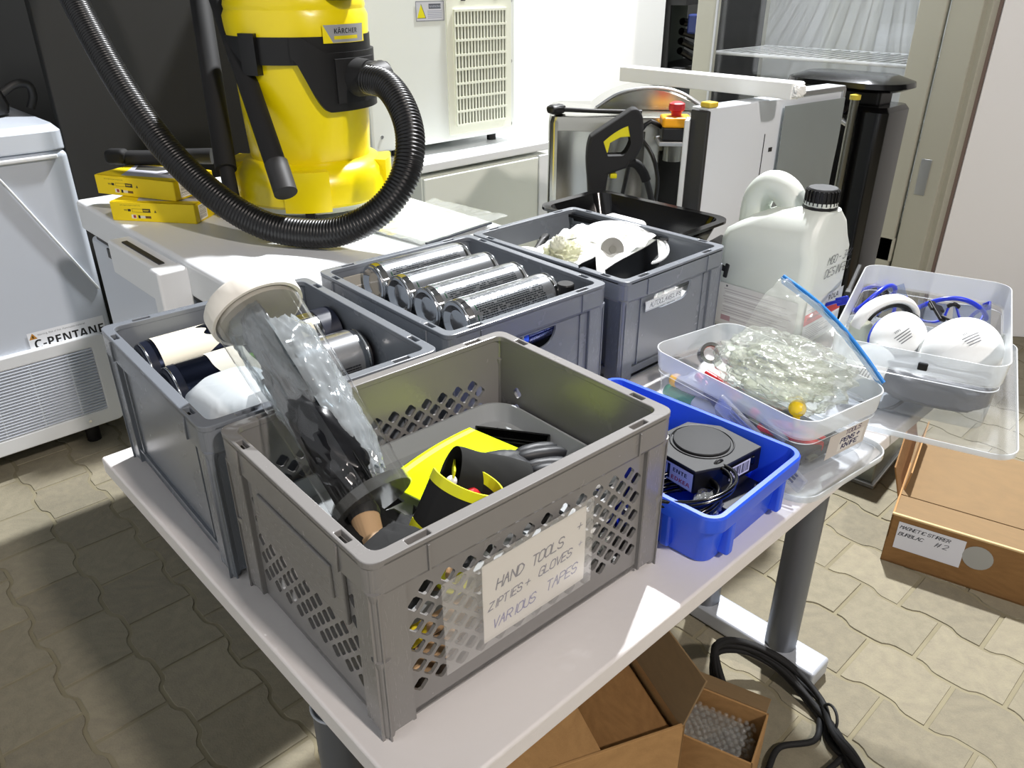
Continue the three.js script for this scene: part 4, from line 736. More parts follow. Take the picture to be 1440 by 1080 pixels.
  for (let i = 0; i < 3; i++) {
    const o = low('yellow_glove', ['bright yellow work glove pressed against the front mesh, upper one at the near post', 'bright yellow work glove standing behind the near post, under the upper one', 'yellow-backed glove a little right of the near post, behind the mesh'][i], 'glove', [-0.165, -0.168, -0.135][i], [0.055, 0.013, 0.058][i], [0.108, 0.11, 0.106][i], 0.2 * i, 'yellow gloves behind the front mesh');
    part(o, 'glove_body', lump(0.036, 0.04, 0.024, 0.15, 2, i, 0.8, 20), mat(0xf0d820, 0.6), [0, 0.018, 0]);
    part(o, 'glove_cuff', lump(0.03, 0.014, 0.02, 0.1, 2, i + 5, 0.8, 16), M.fabric, [0.014, 0.001, 0]);
  }
  for (let i = 0; i < 4; i++) {
    const o = low('wooden_rule', `tan folding wooden rule behind the front mesh, ${['topmost', 'second from top', 'third from top', 'lowest'][i]} of four`, 'rule', -0.105 + (i & 1) * 0.012, 0.014 + (3 - i) * 0.0205, 0.112 - (i & 1) * 0.004, 0.06 * (i - 1.5), 'folding rules behind the front mesh');
    part(o, 'rule_segment', rb(0.1, 0.018, 0.008, 0.002), M.wood, [0, 0.009, 0]);
    part(o, 'rule_joint', xf(cy(0.005, 0.005, 0.011, 14), [0, 0, 0], [Math.PI / 2, 0, 0]), M.alu, [0.04, 0.009, 0]);
  }
  const tapes = [['grey duct tape roll on edge behind the label', 0xa7a9ab, 0.0, 0.06], ['black tape roll on edge behind the label\'s right side', 0x161616, 0.07, 0.07], ['white tape roll on edge near the crate\'s right end', 0xe5e5e2, 0.125, 0.055]];
  for (const [l, col, x, z] of tapes) {
    const o = low('tape_roll', l, 'tape', x, 0.013, z, 0, 'tape rolls in the mesh crate');
    part(o, 'tape', lathe([[0.022, -0.012], [0.041, -0.012], [0.041, 0.012], [0.022, 0.012], [0.022, -0.012]], 36), mat(col, 0.4), [0, 0.0415, 0], [Math.PI / 2, 0, 0]);
    part(o, 'tape_core', lathe([[0.02, -0.0125], [0.022, -0.0125], [0.022, 0.0125], [0.02, 0.0125], [0.02, -0.0125]], 30), M.card, [0, 0.0415, 0], [Math.PI / 2, 0, 0]);
  }
  for (let i = 0; i < 4; i++) {
    const o = low('blue_marker', `blue-capped marker pen at the crate's right end, ${['highest', 'second', 'third', 'lowest'][i]} of four`, 'marker', 0.148 + (i & 1) * 0.012, 0.025 + (3 - i) * 0.028, 0.1, 0.3 * i, 'blue marker pens in the mesh crate');
    part(o, 'barrel', rod([-0.03, 0, -0.02], [0.015, 0.012, 0.006], 0.0065, 14), M.cloudWhite);
    part(o, 'cap', rod([0.012, 0.011, 0.004], [0.03, 0.016, 0.014], 0.0075, 14), M.blueGlass);
  }
  const sb = low('clear_bag', 'crumpled clear bag of fittings low behind the front mesh', 'bag', 0.02, 0.013, 0.108, 0);
  part(sb, 'bag_film', lump(0.25, 0.045, 0.024, 0.3, 6, 2, 0.7, 60), M.clearBag, [0, 0.024, 0]);
  for (let i = 0; i < 16; i++) part(sb, 'fitting', cy(0.006, 0.006, 0.012, 8), M.chrome, [-0.11 + i * 0.0145, 0.012 + rr(0, 0.014), rr(-0.003, 0.003)], [rr(0, 3), rr(0, 3), 0]);
  const pk = low('spanner_set', 'roll of bright steel spanners standing inside the crate\'s left mesh side', 'tool set', -0.168, 0.013, 0.0, 0);
  for (let i = 0; i < 8; i++) part(pk, 'spanner', rb(0.008, 0.07, 0.014, 0.003), i % 3 === 2 ? mat(0xd9b2a6, 0.5) : M.alu, [0, 0.036, -0.085 + i * 0.024], [0.1 * ((i % 3) - 1), 0, 0]);
}
// paper label on the mesh crate
{
  const tex = canvasTex(1024, 720, (x) => {
    x.fillStyle = '#dedad3'; x.fillRect(0, 0, 1024, 720); x.fillStyle = '#d3cfc7'; x.fillRect(0, 690, 1024, 30);
    x.save(); x.rotate(-0.03);
    hand(x, 'HAND  TOOLS', 110, 190, 88, '#1f1e4a', 12, 0.3); hand(x, '+', 920, 150, 76, '#1f1e4a', 9, 0.3);
    hand(x, 'ZIPTIES +', 30, 370, 68, '#2a2658', 10, 0.3); hand(x, 'GLOVES', 520, 350, 76, '#25225a', 11, 0.3); hand(x, '+', 930, 330, 66, '#5a578a', 6, 0.3);
    hand(x, 'VARIOUS', 60, 550, 84, '#4a478c', 10, 0.3); hand(x, 'TAPES', 590, 530, 88, '#3a3778', 11, 0.3); x.restore();
  });
  const t = thing('paper_label', 'handwritten white paper label taped on the mesh crate\'s front', 'label', inC('A', -0.012, 0.101, 0.1485), CR.A.ry);
  part(t, 'paper', warp(new THREE.BoxGeometry(0.142, 0.1, 0.0006, 16, 10, 1), (v) => { v.z += 0.0006 * fbm(v.x * 30, v.y * 30, 2); }), mat(0xffffff, 0.55, 0, { map: tex }), [0.003, 0, 0.001], [0.01, 0, 0.02]);
  part(t, 'sleeve', rb(0.2, 0.116, 0.0006, 0.0002), mat(0xffffff, 0.2, 0, { transmission: 0.9, thickness: 0 }), [-0.016, 0, 0.0025], [0.01, 0, 0.02]);
}

// ------------------------------------------------------------------ contents of the solid crates
function dottedCan(base, ink, seedK, accent) {
  return canvasTex(512, 512, (x) => {
    x.fillStyle = base; x.fillRect(0, 0, 512, 512); x.fillStyle = ink; seed = 100 + seedK;
    for (let c = 0; c < 5; c++) { const x0 = c * 104; if (c % 5 === 3) continue; for (let l = 0; l < 11; l++) { let py = 40 + (c % 2) * 24; while (py < 470) { const w = 4 + rnd() * 12; if (rnd() > 0.12) x.fillRect(x0 + l * 8, py, 4.5, w); py += w + 3; } } }
    x.fillStyle = accent; for (let i = 0; i < 14; i++) x.fillRect(i * 37, 484 + (i % 3) * 8, 22, 6);
  });
}
const canProfile = (r, L) => [[0, 0.004], [r * 0.55, 0.006], [r * 0.8, 0], [r * 0.92, 0.001], [r * 0.95, 0.004], [r, 0.009], [r, L - 0.012], [r * 0.95, L - 0.006], [r * 0.9, L - 0.001], [r * 0.8, L - 0.001], [r * 0.74, L - 0.006], [r * 0.4, L - 0.004], [0, L - 0.004]];
function lieCan(name, label, group, a, b, r, tex, o = {}) {
  const t = thing(name, label, 'can', [0, 0, 0], 0, group), L = along(t, a, b);
  part(t, 'can_body', lathe(canProfile(r, L), 40), o.body || M.chrome);
  const wrapG = new THREE.CylinderGeometry(r + 0.0004, r + 0.0004, L - 0.03, 40, 1, true);
  if (tex) part(t, 'print', wrapG, o.print || mat(0xffffff, 0.22, 0.85, { map: tex, side: THREE.DoubleSide }), [0, L / 2, 0], [0, o.spin ?? 0, 0]);
  part(t, 'seam_ring', xf(new THREE.TorusGeometry(r * 0.95, 0.0016, 8, 40), [0, 0.004, 0], [Math.PI / 2, 0, 0]), M.chrome);
  part(t, 'seam_ring', xf(new THREE.TorusGeometry(r * 0.95, 0.0016, 8, 40), [0, L - 0.004, 0], [Math.PI / 2, 0, 0]), M.chrome);
  return t;
}
{
  const silver = dottedCan('#b9bcc0', '#3c4247', 1, '#3f7a5a');
  const names = ['farthest of the four', 'second from the back', 'second from the front', 'nearest of the four'];
  for (let i = 0; i < 4; i++) lieCan('spray_can', `bare silver spray can lying in its crate's row, ${names[i]}`, 'silver spray cans in a row', inC('C', -0.092 + i * 0.003, 0.172 - i * 0.001, -0.128 + i * 0.0735), inC('C', 0.106 + i * 0.003, 0.172 - i * 0.001, -0.128 + i * 0.0735), 0.0362, silver, { spin: i * 1.3 });
  const c = thing('card_divider', 'strip of pale card standing along the spray cans\' crate back', 'card', inC('C', -0.02, 0.013, -0.1665), CR.C.ry);
  part(c, 'card_sheet', rb(0.17, 0.17, 0.003, 0.001), mat(0xb3aea2, 0.8), [-0.02, 0.085, 0]);
  part(c, 'card_crease', rb(0.17, 0.002, 0.004, 0.0005), M.paper, [-0.02, 0.15, 0.0005]);
  const k = thing('black_capped_bottle', 'small bottle with a black cap at the spray cans\' crate front', 'bottle', inC('C', 0.118, 0.0125, 0.13), CR.C.ry);
  part(k, 'bottle_body', lathe([[0, 0], [0.022, 0], [0.023, 0.004], [0.023, 0.13], [0.012, 0.145], [0, 0.146]]), M.navy);
  part(k, 'cap', lathe([[0, 0.146], [0.0145, 0.146], [0.0145, 0.182], [0.013, 0.184], [0, 0.184]], 24), M.black);
  const b = lieCan('blue_can', 'blue-labelled can seen through the spray cans\' crate handle hole', null, inC('C', -0.01, 0.142, 0.144), inC('C', 0.075, 0.146, 0.144), 0.022, dottedCan('#232c66', '#aeb6e0', 5, '#c8cde8'), { print: null });
  const r = thing('red_stopper', 'small dark red cap beside the blue can in the handle hole', 'cap', inC('C', -0.032, 0.132, 0.144));
  part(r, 'cap_shell', lathe([[0, 0], [0.012, 0], [0.0125, 0.02], [0.011, 0.022], [0, 0.022]], 24), mat(0x5e1f24, 0.5));
  part(r, 'cap_rib', xf(new THREE.TorusGeometry(0.0125, 0.001, 6, 24), [0, 0.006, 0], [Math.PI / 2, 0, 0]), mat(0x5e1f24, 0.5));
  // support under the four cans: a second layer
  const s = thing('can_carton', 'grey card carton under the silver cans, filling the crate\'s lower half', 'box', inC('C', 0.0, 0.0125, -0.018), CR.C.ry);
  part(s, 'carton', rb(0.27, 0.12, 0.29, 0.004), mat(0x3c3f44, 0.8), [0, 0.0605, 0]);
  part(s, 'carton_flap', rb(0.27, 0.002, 0.14, 0.0005), mat(0x4a4d52, 0.8), [0, 0.1215, 0.05]);
}
{ // crate with dark canisters
  const navyTex = (k, wht) => canvasTex(512, 512, (x) => {
    x.fillStyle = '#1c2233'; x.fillRect(0, 0, 512, 512); x.fillStyle = '#7fd02a'; x.fillRect(420, 60, 26, 60); x.fillRect(420, 140, 26, 60); x.fillStyle = '#2c3550'; x.fillRect(0, 250, 512, 4);
    x.fillStyle = '#e9e4d2'; seed = k; if (wht) { x.beginPath(); x.moveTo(0, 40); for (let i = 0; i <= 12; i++) x.lineTo(i === 12 ? 0 : 250 + rr(-60, 60), 40 + i * 36); x.fill(); }
  });
  const a = lieCan('torn_label_can', 'dark navy can with torn cream label scraps, at the crate\'s far left', 'dark canisters in the left crate', inC('B', -0.13, 0.158, -0.118), inC('B', 0.03, 0.16, -0.118), 0.04, navyTex(31, false), { print: null });
  const p = part(a, 'torn_label', warp(new THREE.CylinderGeometry(0.0412, 0.0412, 0.07, 30, 6, true, 3.7, 2.4), (v) => { if (v.y > 0.02) v.y += 0.012 * Math.sin(v.x * 160) + 0.006 * Math.sin(v.z * 300); }), mat(0xe6e0cc, 0.8, 0, { side: THREE.DoubleSide }), [0, 0.055, 0]);
  const tag = part(a, 'green_mark', new THREE.CylinderGeometry(0.0413, 0.0413, 0.012, 20, 1, true, 4.4, 0.9), mat(0x86d42c, 0.5, 0, { side: THREE.DoubleSide }), [0, 0.138, 0]);
  const b = lieCan('torn_label_can', 'dark navy can with a round cream sticker, second in the left crate', 'dark canisters in the left crate', inC('B', -0.125, 0.152, -0.032), inC('B', 0.04, 0.154, -0.032), 0.04, navyTex(57, false), { print: null });
  part(b, 'round_sticker', warp(new THREE.CylinderGeometry(0.0412, 0.0412, 0.05, 30, 8, true, 4.3, 1.9), (v) => { const q = Math.abs(v.y) / 0.025; const s = 1 - 0.35 * q * q; v.z = v.z * (1 + 0 * s); v.y += 0.004 * Math.sin(v.x * 200); }), mat(0xdedacb, 0.8, 0, { side: THREE.DoubleSide }), [0, 0.085, 0]);
  for (const o of [a, b]) for (const q of o.children) if (q.name === 'can_body') q.material = M.navy;
  const w = thing('white_bottle', 'white squarish plastic bottle lying at the left crate\'s near corner', 'bottle', inC('B', -0.07, 0.118, 0.068), CR.B.ry + 0.12);
  part(w, 'bottle_body', loft([[0.1, 0.1, 0.03, 0], [0.115, 0.115, 0.03, 0.014], [0.11, 0.11, 0.03, 0.06], [0.08, 0.085, 0.03, 0.076]], true, true, 8, 0.9), mat(0xd3d9dc, 0.4));
  part(w, 'panel_line', rb(0.1, 0.004, 0.118, 0.001), M.greyWhite, [0, 0.04, 0]);
  const dk = dottedCan('#c9cbce', '#4a4c52', 9, '#c9cbce');
  const c = lieCan('steel_can', 'bright steel can with a black lid, farther of two at the left crate\'s right end', 'steel cans in the left crate', inC('B', 0.02, 0.155, -0.075), inC('B', 0.136, 0.155, -0.075), 0.04, null);
  part(c, 'black_lid', xf(lathe([[0, 0], [0.038, 0], [0.041, 0.002], [0.041, 0.03], [0.038, 0.032], [0, 0.03]]), [0, 0.088, 0]), M.navy);
  part(c, 'price_tag', new THREE.CylinderGeometry(0.0413, 0.0413, 0.022, 12, 1, true, 5.2, 0.5), mat(0xcfc6ae, 0.7, 0, { side: THREE.DoubleSide }), [0, 0.066, 0]);
  const d = lieCan('steel_can', 'bright steel can with hazard diamonds on its black end, nearer of two there', 'steel cans in the left crate', inC('B', 0.015, 0.15, 0.012), inC('B', 0.136, 0.15, 0.012), 0.04, dk, { spin: 1 });
  const hz = canvasTex(256, 256, (x) => { x.fillStyle = '#15161c'; x.fillRect(0, 0, 256, 256); for (const [a0, b0] of [[85, 85], [160, 150]]) { x.save(); x.translate(a0, b0); x.rotate(0.3); x.fillStyle = '#e9dede'; x.fillRect(-30, -30, 60, 60); x.strokeStyle = '#d05a50'; x.lineWidth = 9; x.strokeRect(-26, -26, 52, 52); x.fillStyle = '#222'; x.beginPath(); x.moveTo(0, -16); x.lineTo(12, 14); x.lineTo(-12, 14); x.fill(); x.restore(); } });
  part(d, 'hazard_end', new THREE.CylinderGeometry(0.0362, 0.0362, 0.003, 30), mat(0xffffff, 0.5, 0, { map: hz }), [0, 0.1205, 0]);
  const s = thing('grey_carton', 'flat grey carton under the canisters in the left crate', 'box', inC('B', 0, 0.0125, 0), CR.B.ry);
  part(s, 'carton', rb(0.27, 0.1, 0.32, 0.004), mat(0x4b4e54, 0.8), [0, 0.0505, 0]);
  part(s, 'carton_tape', rb(0.05, 0.001, 0.32, 0.0003), mat(0x7a7466, 0.4), [0, 0.101, 0]);
}
{ // crate with white plastic ware
  const c0 = thing('card_carton', 'white carton filling the lower half of the labelled crate', 'box', inC('D', 0, 0.0125, 0), 0);
  part(c0, 'carton', rb(0.25, 0.1, 0.34, 0.004), mat(0xbfc0bd, 0.8), [0, 0.0505, 0]);
  part(c0, 'carton_flap', rb(0.25, 0.002, 0.16, 0.0005), mat(0xb0b1ae, 0.8), [0, 0.1015, 0.06]);
  const b = thing('white_bowl', 'round white plastic bowl tilted against the labelled crate\'s right wall', 'bowl', inC('D', 0.055, 0.1165, 0.015), 0.3);
  part(b, 'bowl', lathe([[0, 0.002], [0.04, 0], [0.062, 0.014], [0.08, 0.045], [0.084, 0.047], [0.084, 0.05], [0.077, 0.05], [0.058, 0.018], [0.036, 0.006], [0, 0.007]], 48), mat(0xf2f4f2, 0.3), [0, 0.02, 0], [0.2, 0, 0.1]);
  part(b, 'bowl_rim', xf(new THREE.TorusGeometry(0.0835, 0.003, 8, 48), [0, 0, 0], [Math.PI / 2, 0, 0]), M.white, [0, 0.068, 0.012], [0.2, 0, 0.1]);
  const w = thing('white_film', 'crumpled sheet of white film lying over the white bowl', 'film', inC('D', 0.0, 0.178, -0.01), 0.2);
  part(w, 'film_sheet', film(0.21, 0.17, 0.014, 16, 5, 40, (v) => { v.y += 0.016 - 1.6 * v.x * v.x - 1.2 * v.z * v.z; if (v.x > 0.06) v.y += (v.x - 0.06) * 0.5; }), mat(0xeff1ee, 0.45, 0, { transmission: 0.15, thickness: 0, side: THREE.DoubleSide }), [0, 0.0, 0]);
  part(w, 'film_fold', film(0.06, 0.1, 0.012, 30, 8, 24), mat(0xe3e3d2, 0.5), [0.02, 0.014, 0.0]);
  const d = thing('grey_disc', 'small grey disc standing behind the black flat strip', 'disc', inC('D', -0.01, 0.168, 0.05), -0.6);
  part(d, 'disc', xf(cy(0.022, 0.022, 0.006, 28), [0, 0, 0], [1.2, 0, 0]), mat(0x8c8c86, 0.5), [0, 0.022, 0]);
  part(d, 'disc_hub', xf(cy(0.007, 0.007, 0.009, 20), [0, 0, 0], [1.2, 0, 0]), mat(0x77776f, 0.5), [0, 0.022, 0]);
  const k = thing('black_flat_strip', 'broad flat black strip standing on edge in the labelled crate', 'strip', inC('D', -0.028, 0.16, 0.11), 0.16);
  part(k, 'strip', warp(new THREE.BoxGeometry(0.17, 0.05, 0.002, 24, 4, 1), (v) => { v.z += 0.006 * Math.sin(v.x * 26); }), M.blackGloss, [0.01, 0.012, 0], [-0.15, 0, 0.08]);
  part(k, 'strip_tab', warp(new THREE.BoxGeometry(0.042, 0.04, 0.002, 8, 4, 1), (v) => { v.z += 0.008 * Math.sin(v.x * 70); }), M.blackGloss, [-0.09, 0.024, -0.035], [-0.1, 0.25, 0.1]);
  const g = thing('clear_crumpled_bag', 'crumpled yellowish clear bag left of the black strip', 'bag', inC('D', -0.068, 0.14, -0.012), 0.4);
  part(g, 'bag_film', lump(0.095, 0.075, 0.085, 0.3, 4, 11, 0.8, 60), mat(0xe6e6d0, 0.15, 0, { transmission: 0.6, thickness: 0 }), [0, 0.02, 0]);
  part(g, 'bag_neck', lump(0.03, 0.04, 0.03, 0.35, 5, 2, 0.8, 30), mat(0xeeeee2, 0.15, 0, { transmission: 0.4, thickness: 0 }), [-0.012, 0.055, -0.012]);
  const j = thing('cream_jar', 'small cream-coloured jar at the labelled crate\'s far left corner', 'jar', inC('D', -0.11, 0.128, -0.08), 0);
  part(j, 'jar_body', lathe([[0, 0], [0.024, 0], [0.026, 0.004], [0.026, 0.034], [0, 0.036]]), mat(0xdfe0cc, 0.35, 0, { transmission: 0.3, thickness: 0 }), [0, 0, 0]);
  part(j, 'jar_lid', lathe([[0, 0.036], [0.0275, 0.036], [0.0275, 0.05], [0.025, 0.052], [0, 0.052]]), mat(0xeeeee0, 0.4));
  const m = thing('dark_tweezers', 'dark pointed tool lying at the labelled crate\'s back', 'tool', inC('D', -0.055, 0.166, -0.1), 0.5);
  part(m, 'tool_shaft', rod([-0.05, 0, 0], [0.03, 0.008, 0], 0.004, 12, 0.007), M.dark);
  part(m, 'tool_grip', lump(0.04, 0.012, 0.016, 0.05, 2, 1), M.black, [0.045, 0.01, 0]);
  for (let i = 0; i < 3; i++) {
    const tsp = thing('white_tissue', ['white tissue fold in the labelled crate\'s handle hole, left one', 'white tissue peak in the labelled crate\'s handle hole, middle one', 'white tissue fold in the labelled crate\'s handle hole, right one'][i], 'tissue', inC('D', -0.03 + i * 0.026, 0.113, 0.166));
    part(tsp, 'tissue', warp(new THREE.ConeGeometry(0.018, 0.046, 9, 6), (v) => { const s = 1 + 0.25 * fbm(v.x * 60 + i, v.y * 50, v.z * 60); v.x *= s; v.z *= s * 0.6; }), M.cloudWhite, [0, 0.023, 0], [0, i, 0.2 * (i - 1)]);
    part(tsp, 'tissue_fold', lump(0.022, 0.012, 0.012, 0.2, 4, i, 0.8, 16), M.cloudWhite, [0.006, 0.008, 0.003]);
  }
  const tex = canvasTex(512, 96, (x) => { x.fillStyle = '#d5dade'; x.fillRect(0, 0, 512, 96); x.fillStyle = '#bac0c6'; x.fillRect(0, 80, 512, 16); hand(x, 'AUTOCLAVE', 56, 22, 46, '#5d646b', 6, 0.2); hand(x, 'CLIPS', 360, 22, 40, '#5d646b', 5, 0.2); });
  const l = thing('label_strip', 'thin white handwritten label strip under the labelled crate\'s handle hole', 'label', inC('D', -0.032, 0.136, 0.1913), -0.0);
  part(l, 'strip', rb(0.104, 0.0185, 0.0008, 0.0003), mat(0xffffff, 0.6, 0, { map: tex }), [0, 0, 0]);
  part(l, 'tape', rb(0.11, 0.006, 0.0005, 0.0002), mat(0xffffff, 0.2, 0, { transmission: 0.9, thickness: 0 }), [0, 0.008, 0.0008]);
}
// ------------------------------------------------------------------ blue tray with fan and cables
{
  const TX = 0.54, TZ = -0.168;
  const t = thing('blue_tray', 'bright blue plastic storage tray full of black cables, at the table\'s front edge', 'tray', [TX, T, TZ], 0.03);
  part(t, 'shell', loft([[0.186, 0.285, 0.018, 0.001], [0.19, 0.289, 0.02, 0.004], [0.202, 0.304, 0.02, 0.058], [0.22, 0.322, 0.024, 0.06], [0.222, 0.324, 0.024, 0.064], [0.222, 0.324, 0.024, 0.08], [0.218, 0.32, 0.022, 0.083], [0.206, 0.308, 0.016, 0.083], [0.203, 0.305, 0.015, 0.079], [0.184, 0.282, 0.014, 0.006]], true, true, 8, 0.5), M.blue);
  for (const s of [-1, 1]) { part(t, 'rib', rb(0.014, 0.05, 0.018, 0.004), M.blue, [s * 0.062, 0.034, 0.1505]); part(t, 'rib', rb(0.018, 0.05, 0.014, 0.004), M.blue, [0.1, 0.034, s * 0.09]); part(t, 'rib', rb(0.014, 0.05, 0.014, 0.004), M.blue, [-0.0995, 0.034, s * 0.09]); }
  const F = thing('blower_fan', 'black blower fan with a warning sticker and a barcode, in the blue tray', 'fan', [TX + 0.038, T + 0.042, TZ + 0.05], -0.1);
  const sh = new THREE.Shape(); sh.moveTo(-0.06, -0.036); sh.lineTo(-0.06, 0.03); sh.lineTo(-0.044, 0.056); sh.lineTo(0.03, 0.056); sh.lineTo(0.058, 0.02); sh.lineTo(0.058, -0.05); sh.lineTo(-0.02, -0.05); sh.closePath();
  part(F, 'fan_housing', xf(ext(sh, 0.03, 0.002), [0, 0, 0], [-Math.PI / 2, 0, 0]), M.black, [0, 0.002, 0]);
  part(F, 'fan_plate', xf(ext(sh, 0.0015, 0.0006), [0, 0, 0], [-Math.PI / 2, 0, 0]), mat(0x303132, 0.65), [0, 0.0335, 0]);
  part(F, 'fan_disc', lathe([[0, 0.035], [0.038, 0.035], [0.039, 0.0365], [0.038, 0.038], [0.035, 0.0385], [0, 0.0385]], 48), mat(0x242526, 0.7), [0.004, 0.001, -0.008]);
  part(F, 'fan_ring', xf(new THREE.TorusGeometry(0.043, 0.0012, 8, 48), [0.004, 0.036, -0.008], [Math.PI / 2, 0, 0]), M.black);
  for (let i = 0; i < 3; i++) part(F, 'vent_slot', rb(0.012, 0.001, 0.008, 0.0004), M.blackGloss, [-0.04 + i * 0.017, 0.0358, -0.045], [0, 0.5, 0]);
  const wl = canvasTex(256, 128, (x) => { x.fillStyle = '#e4e2dc'; x.fillRect(0, 0, 256, 128); x.fillStyle = '#141414'; for (let i = 0; i < 4; i++) x.fillRect(10 + i * 26, 12, 18, 104); x.font = 'bold 40px sans-serif'; x.fillText('ENTE', 122, 52); x.fillStyle = '#c4403a'; x.fillText('EDKEA', 116, 108); });
  sheet(F, 'warning_label', 0.066, 0.027, wl, [-0.0625, 0.0175, 0.002], [0, -Math.PI / 2, 0]);
  const bc = canvasTex(256, 128, (x) => { x.fillStyle = '#ebe9e4'; x.fillRect(0, 0, 256, 128); x.fillStyle = '#1a1a1a'; seed = 99; for (let p = 16; p < 240; p += 4 + rnd() * 8) x.fillRect(p, 16, 2 + rnd() * 4, p > 120 ? 96 : 80); });
  sheet(F, 'barcode_label', 0.042, 0.02, bc, [0.012, 0.0185, 0.0526], [0, 0, 0]);
  const loops = (label, c, R, n, tilt, r, yaw) => {
    const o = thing('cable_coil', label, 'cable', [TX + c[0], T + c[1], TZ + c[2]], yaw);
    for (let k = 0; k < n; k++) { const pts = []; const e = rr(0.92, 1.1), ph = rr(0, 6); for (let i = 0; i < 14; i++) { const a = i / 14 * Math.PI * 2; pts.push([Math.cos(a) * R * e, Math.sin(a) * R * tilt + k * r * 1.6 + 0.002 * Math.sin(a * 2 + ph), Math.sin(a) * R * (1.05 - 0.2 * tilt) * e]); } part(o, 'cable_turn', tube(pts, r, 60, 8, true), M.blackGloss); }
    part(o, 'cable_tie', xf(new THREE.TorusGeometry(r * (n * 0.8 + 1), 0.0016, 6, 20), [R, n * r * 0.8, 0], [0, 0, 0]), M.dark);
    return o;
  };
  loops('thick black cable coil standing at the blue tray\'s far left corner', [-0.052, 0.05, 0.005], 0.036, 4, 0.7, 0.0042, 0.2);
  loops('wide loop of thin black cable across the blue tray\'s near corner', [-0.045, 0.066, 0.075], 0.062, 3, 0.22, 0.0026, -0.2);
  loops('tangle of black cable low at the blue tray\'s left side', [-0.045, 0.03, 0.075], 0.045, 6, 0.2, 0.003, 0.6);
  const bp = thing('black_plate', 'flat dark grey plate lying before the blower fan in the blue tray', 'plate', [TX + 0.03, T + 0.03, TZ + 0.098], 0.25);
  part(bp, 'plate', rb(0.09, 0.006, 0.06, 0.002), mat(0x2a2a2c, 0.4), [0, 0.003, 0], [0.2, 0, 0]);
  part(bp, 'plate_edge', rb(0.09, 0.002, 0.003, 0.0005), M.steelDark, [0, 0.0, 0.031], [0.2, 0, 0]);
  const ad = thing('power_adapter', 'black power adapter under the fan, at the blue tray\'s right side', 'adapter', [TX + 0.045, T + 0.007, TZ - 0.01], 0.1);
  part(ad, 'adapter_body', rb(0.07, 0.04, 0.11, 0.006), M.black, [0, 0.021, 0]);
  part(ad, 'adapter_plug', rb(0.03, 0.02, 0.03, 0.004), M.dark, [0, 0.021, 0.07]);
  for (let i = 0; i < 2; i++) {
    const cp = thing('connector', ['black plug connector in a clear bag, at the blue tray\'s near corner', 'black plug connector at the blue tray\'s right corner, beside the fan'][i], 'connector', i ? [TX + 0.083, T + 0.055, TZ + 0.09] : [TX - 0.052, T + 0.034, TZ + 0.115], i ? 0.6 : 0.4);
    part(cp, 'connector_body', rb(0.036, 0.014, 0.02, 0.003), M.blackGloss, [0, 0.008, 0]);
    part(cp, 'connector_pin', rb(0.012, 0.004, 0.016, 0.001), M.steel, [0.022, 0.008, 0]);
    if (!i) part(cp, 'bag_film', lump(0.06, 0.02, 0.035, 0.3, 5, 3, 0.8, 40), M.clearBag, [0.02, 0.01, 0]);
  }
}
// ------------------------------------------------------------------ translucent lidded boxes
function clearBox(t, w, d, h, m = M.milky) {
  part(t, 'shell', loft([[w * 0.86, d * 0.9, 0.02, 0.001], [w * 0.88, d * 0.92, 0.024, 0.005], [w * 0.93, d * 0.955, 0.026, h * 0.66], [w * 0.955, d * 0.97, 0.028, h * 0.67]], true, false, 8, 0.5), m);
  part(t, 'rim_band', loft([[w * 0.955, d * 0.97, 0.028, h * 0.67], [w * 0.97, d * 0.98, 0.03, h * 0.7], [w, d, 0.034, h - 0.004], [w + 0.002, d + 0.002, 0.035, h], [w - 0.002, d - 0.002, 0.033, h], [w * 0.965, d * 0.978, 0.03, h * 0.7]], false, false, 8, 0.5), M.milkyRim);
  part(t, 'rib_line', loft([[w * 0.94, d * 0.965, 0.028, h * 0.6], [w * 0.95, d * 0.97, 0.028, h * 0.605], [w * 0.94, d * 0.965, 0.028, h * 0.61]], false, false, 8), M.milkyRim);
}
function clearLid(t, w, d) {
  part(t, 'lid_sheet', loft([[w, d, 0.035, 0.0], [w, d, 0.035, 0.003], [w - 0.01, d - 0.01, 0.032, 0.0035], [w - 0.04, d - 0.04, 0.025, 0.003], [w - 0.05, d - 0.05, 0.02, 0.0065], [w - 0.06, d - 0.06, 0.018, 0.0065]], true, true, 8, 0.5), M.milky);
  part(t, 'lid_edge', loft([[w + 0.004, d + 0.004, 0.037, 0.0], [w + 0.004, d + 0.004, 0.037, 0.009], [w, d, 0.035, 0.009], [w, d, 0.035, 0.0]], false, false, 8, 0.5), M.milkyRim);
}
const TB = { p: [0.79, T + 0.011, -0.158], ry: -0.165 };
const inT = (x, y, z) => { const a = TB.ry; return [TB.p[0] + x * Math.cos(a) + z * Math.sin(a), TB.p[1] + y, TB.p[2] - x * Math.sin(a) + z * Math.cos(a)]; };
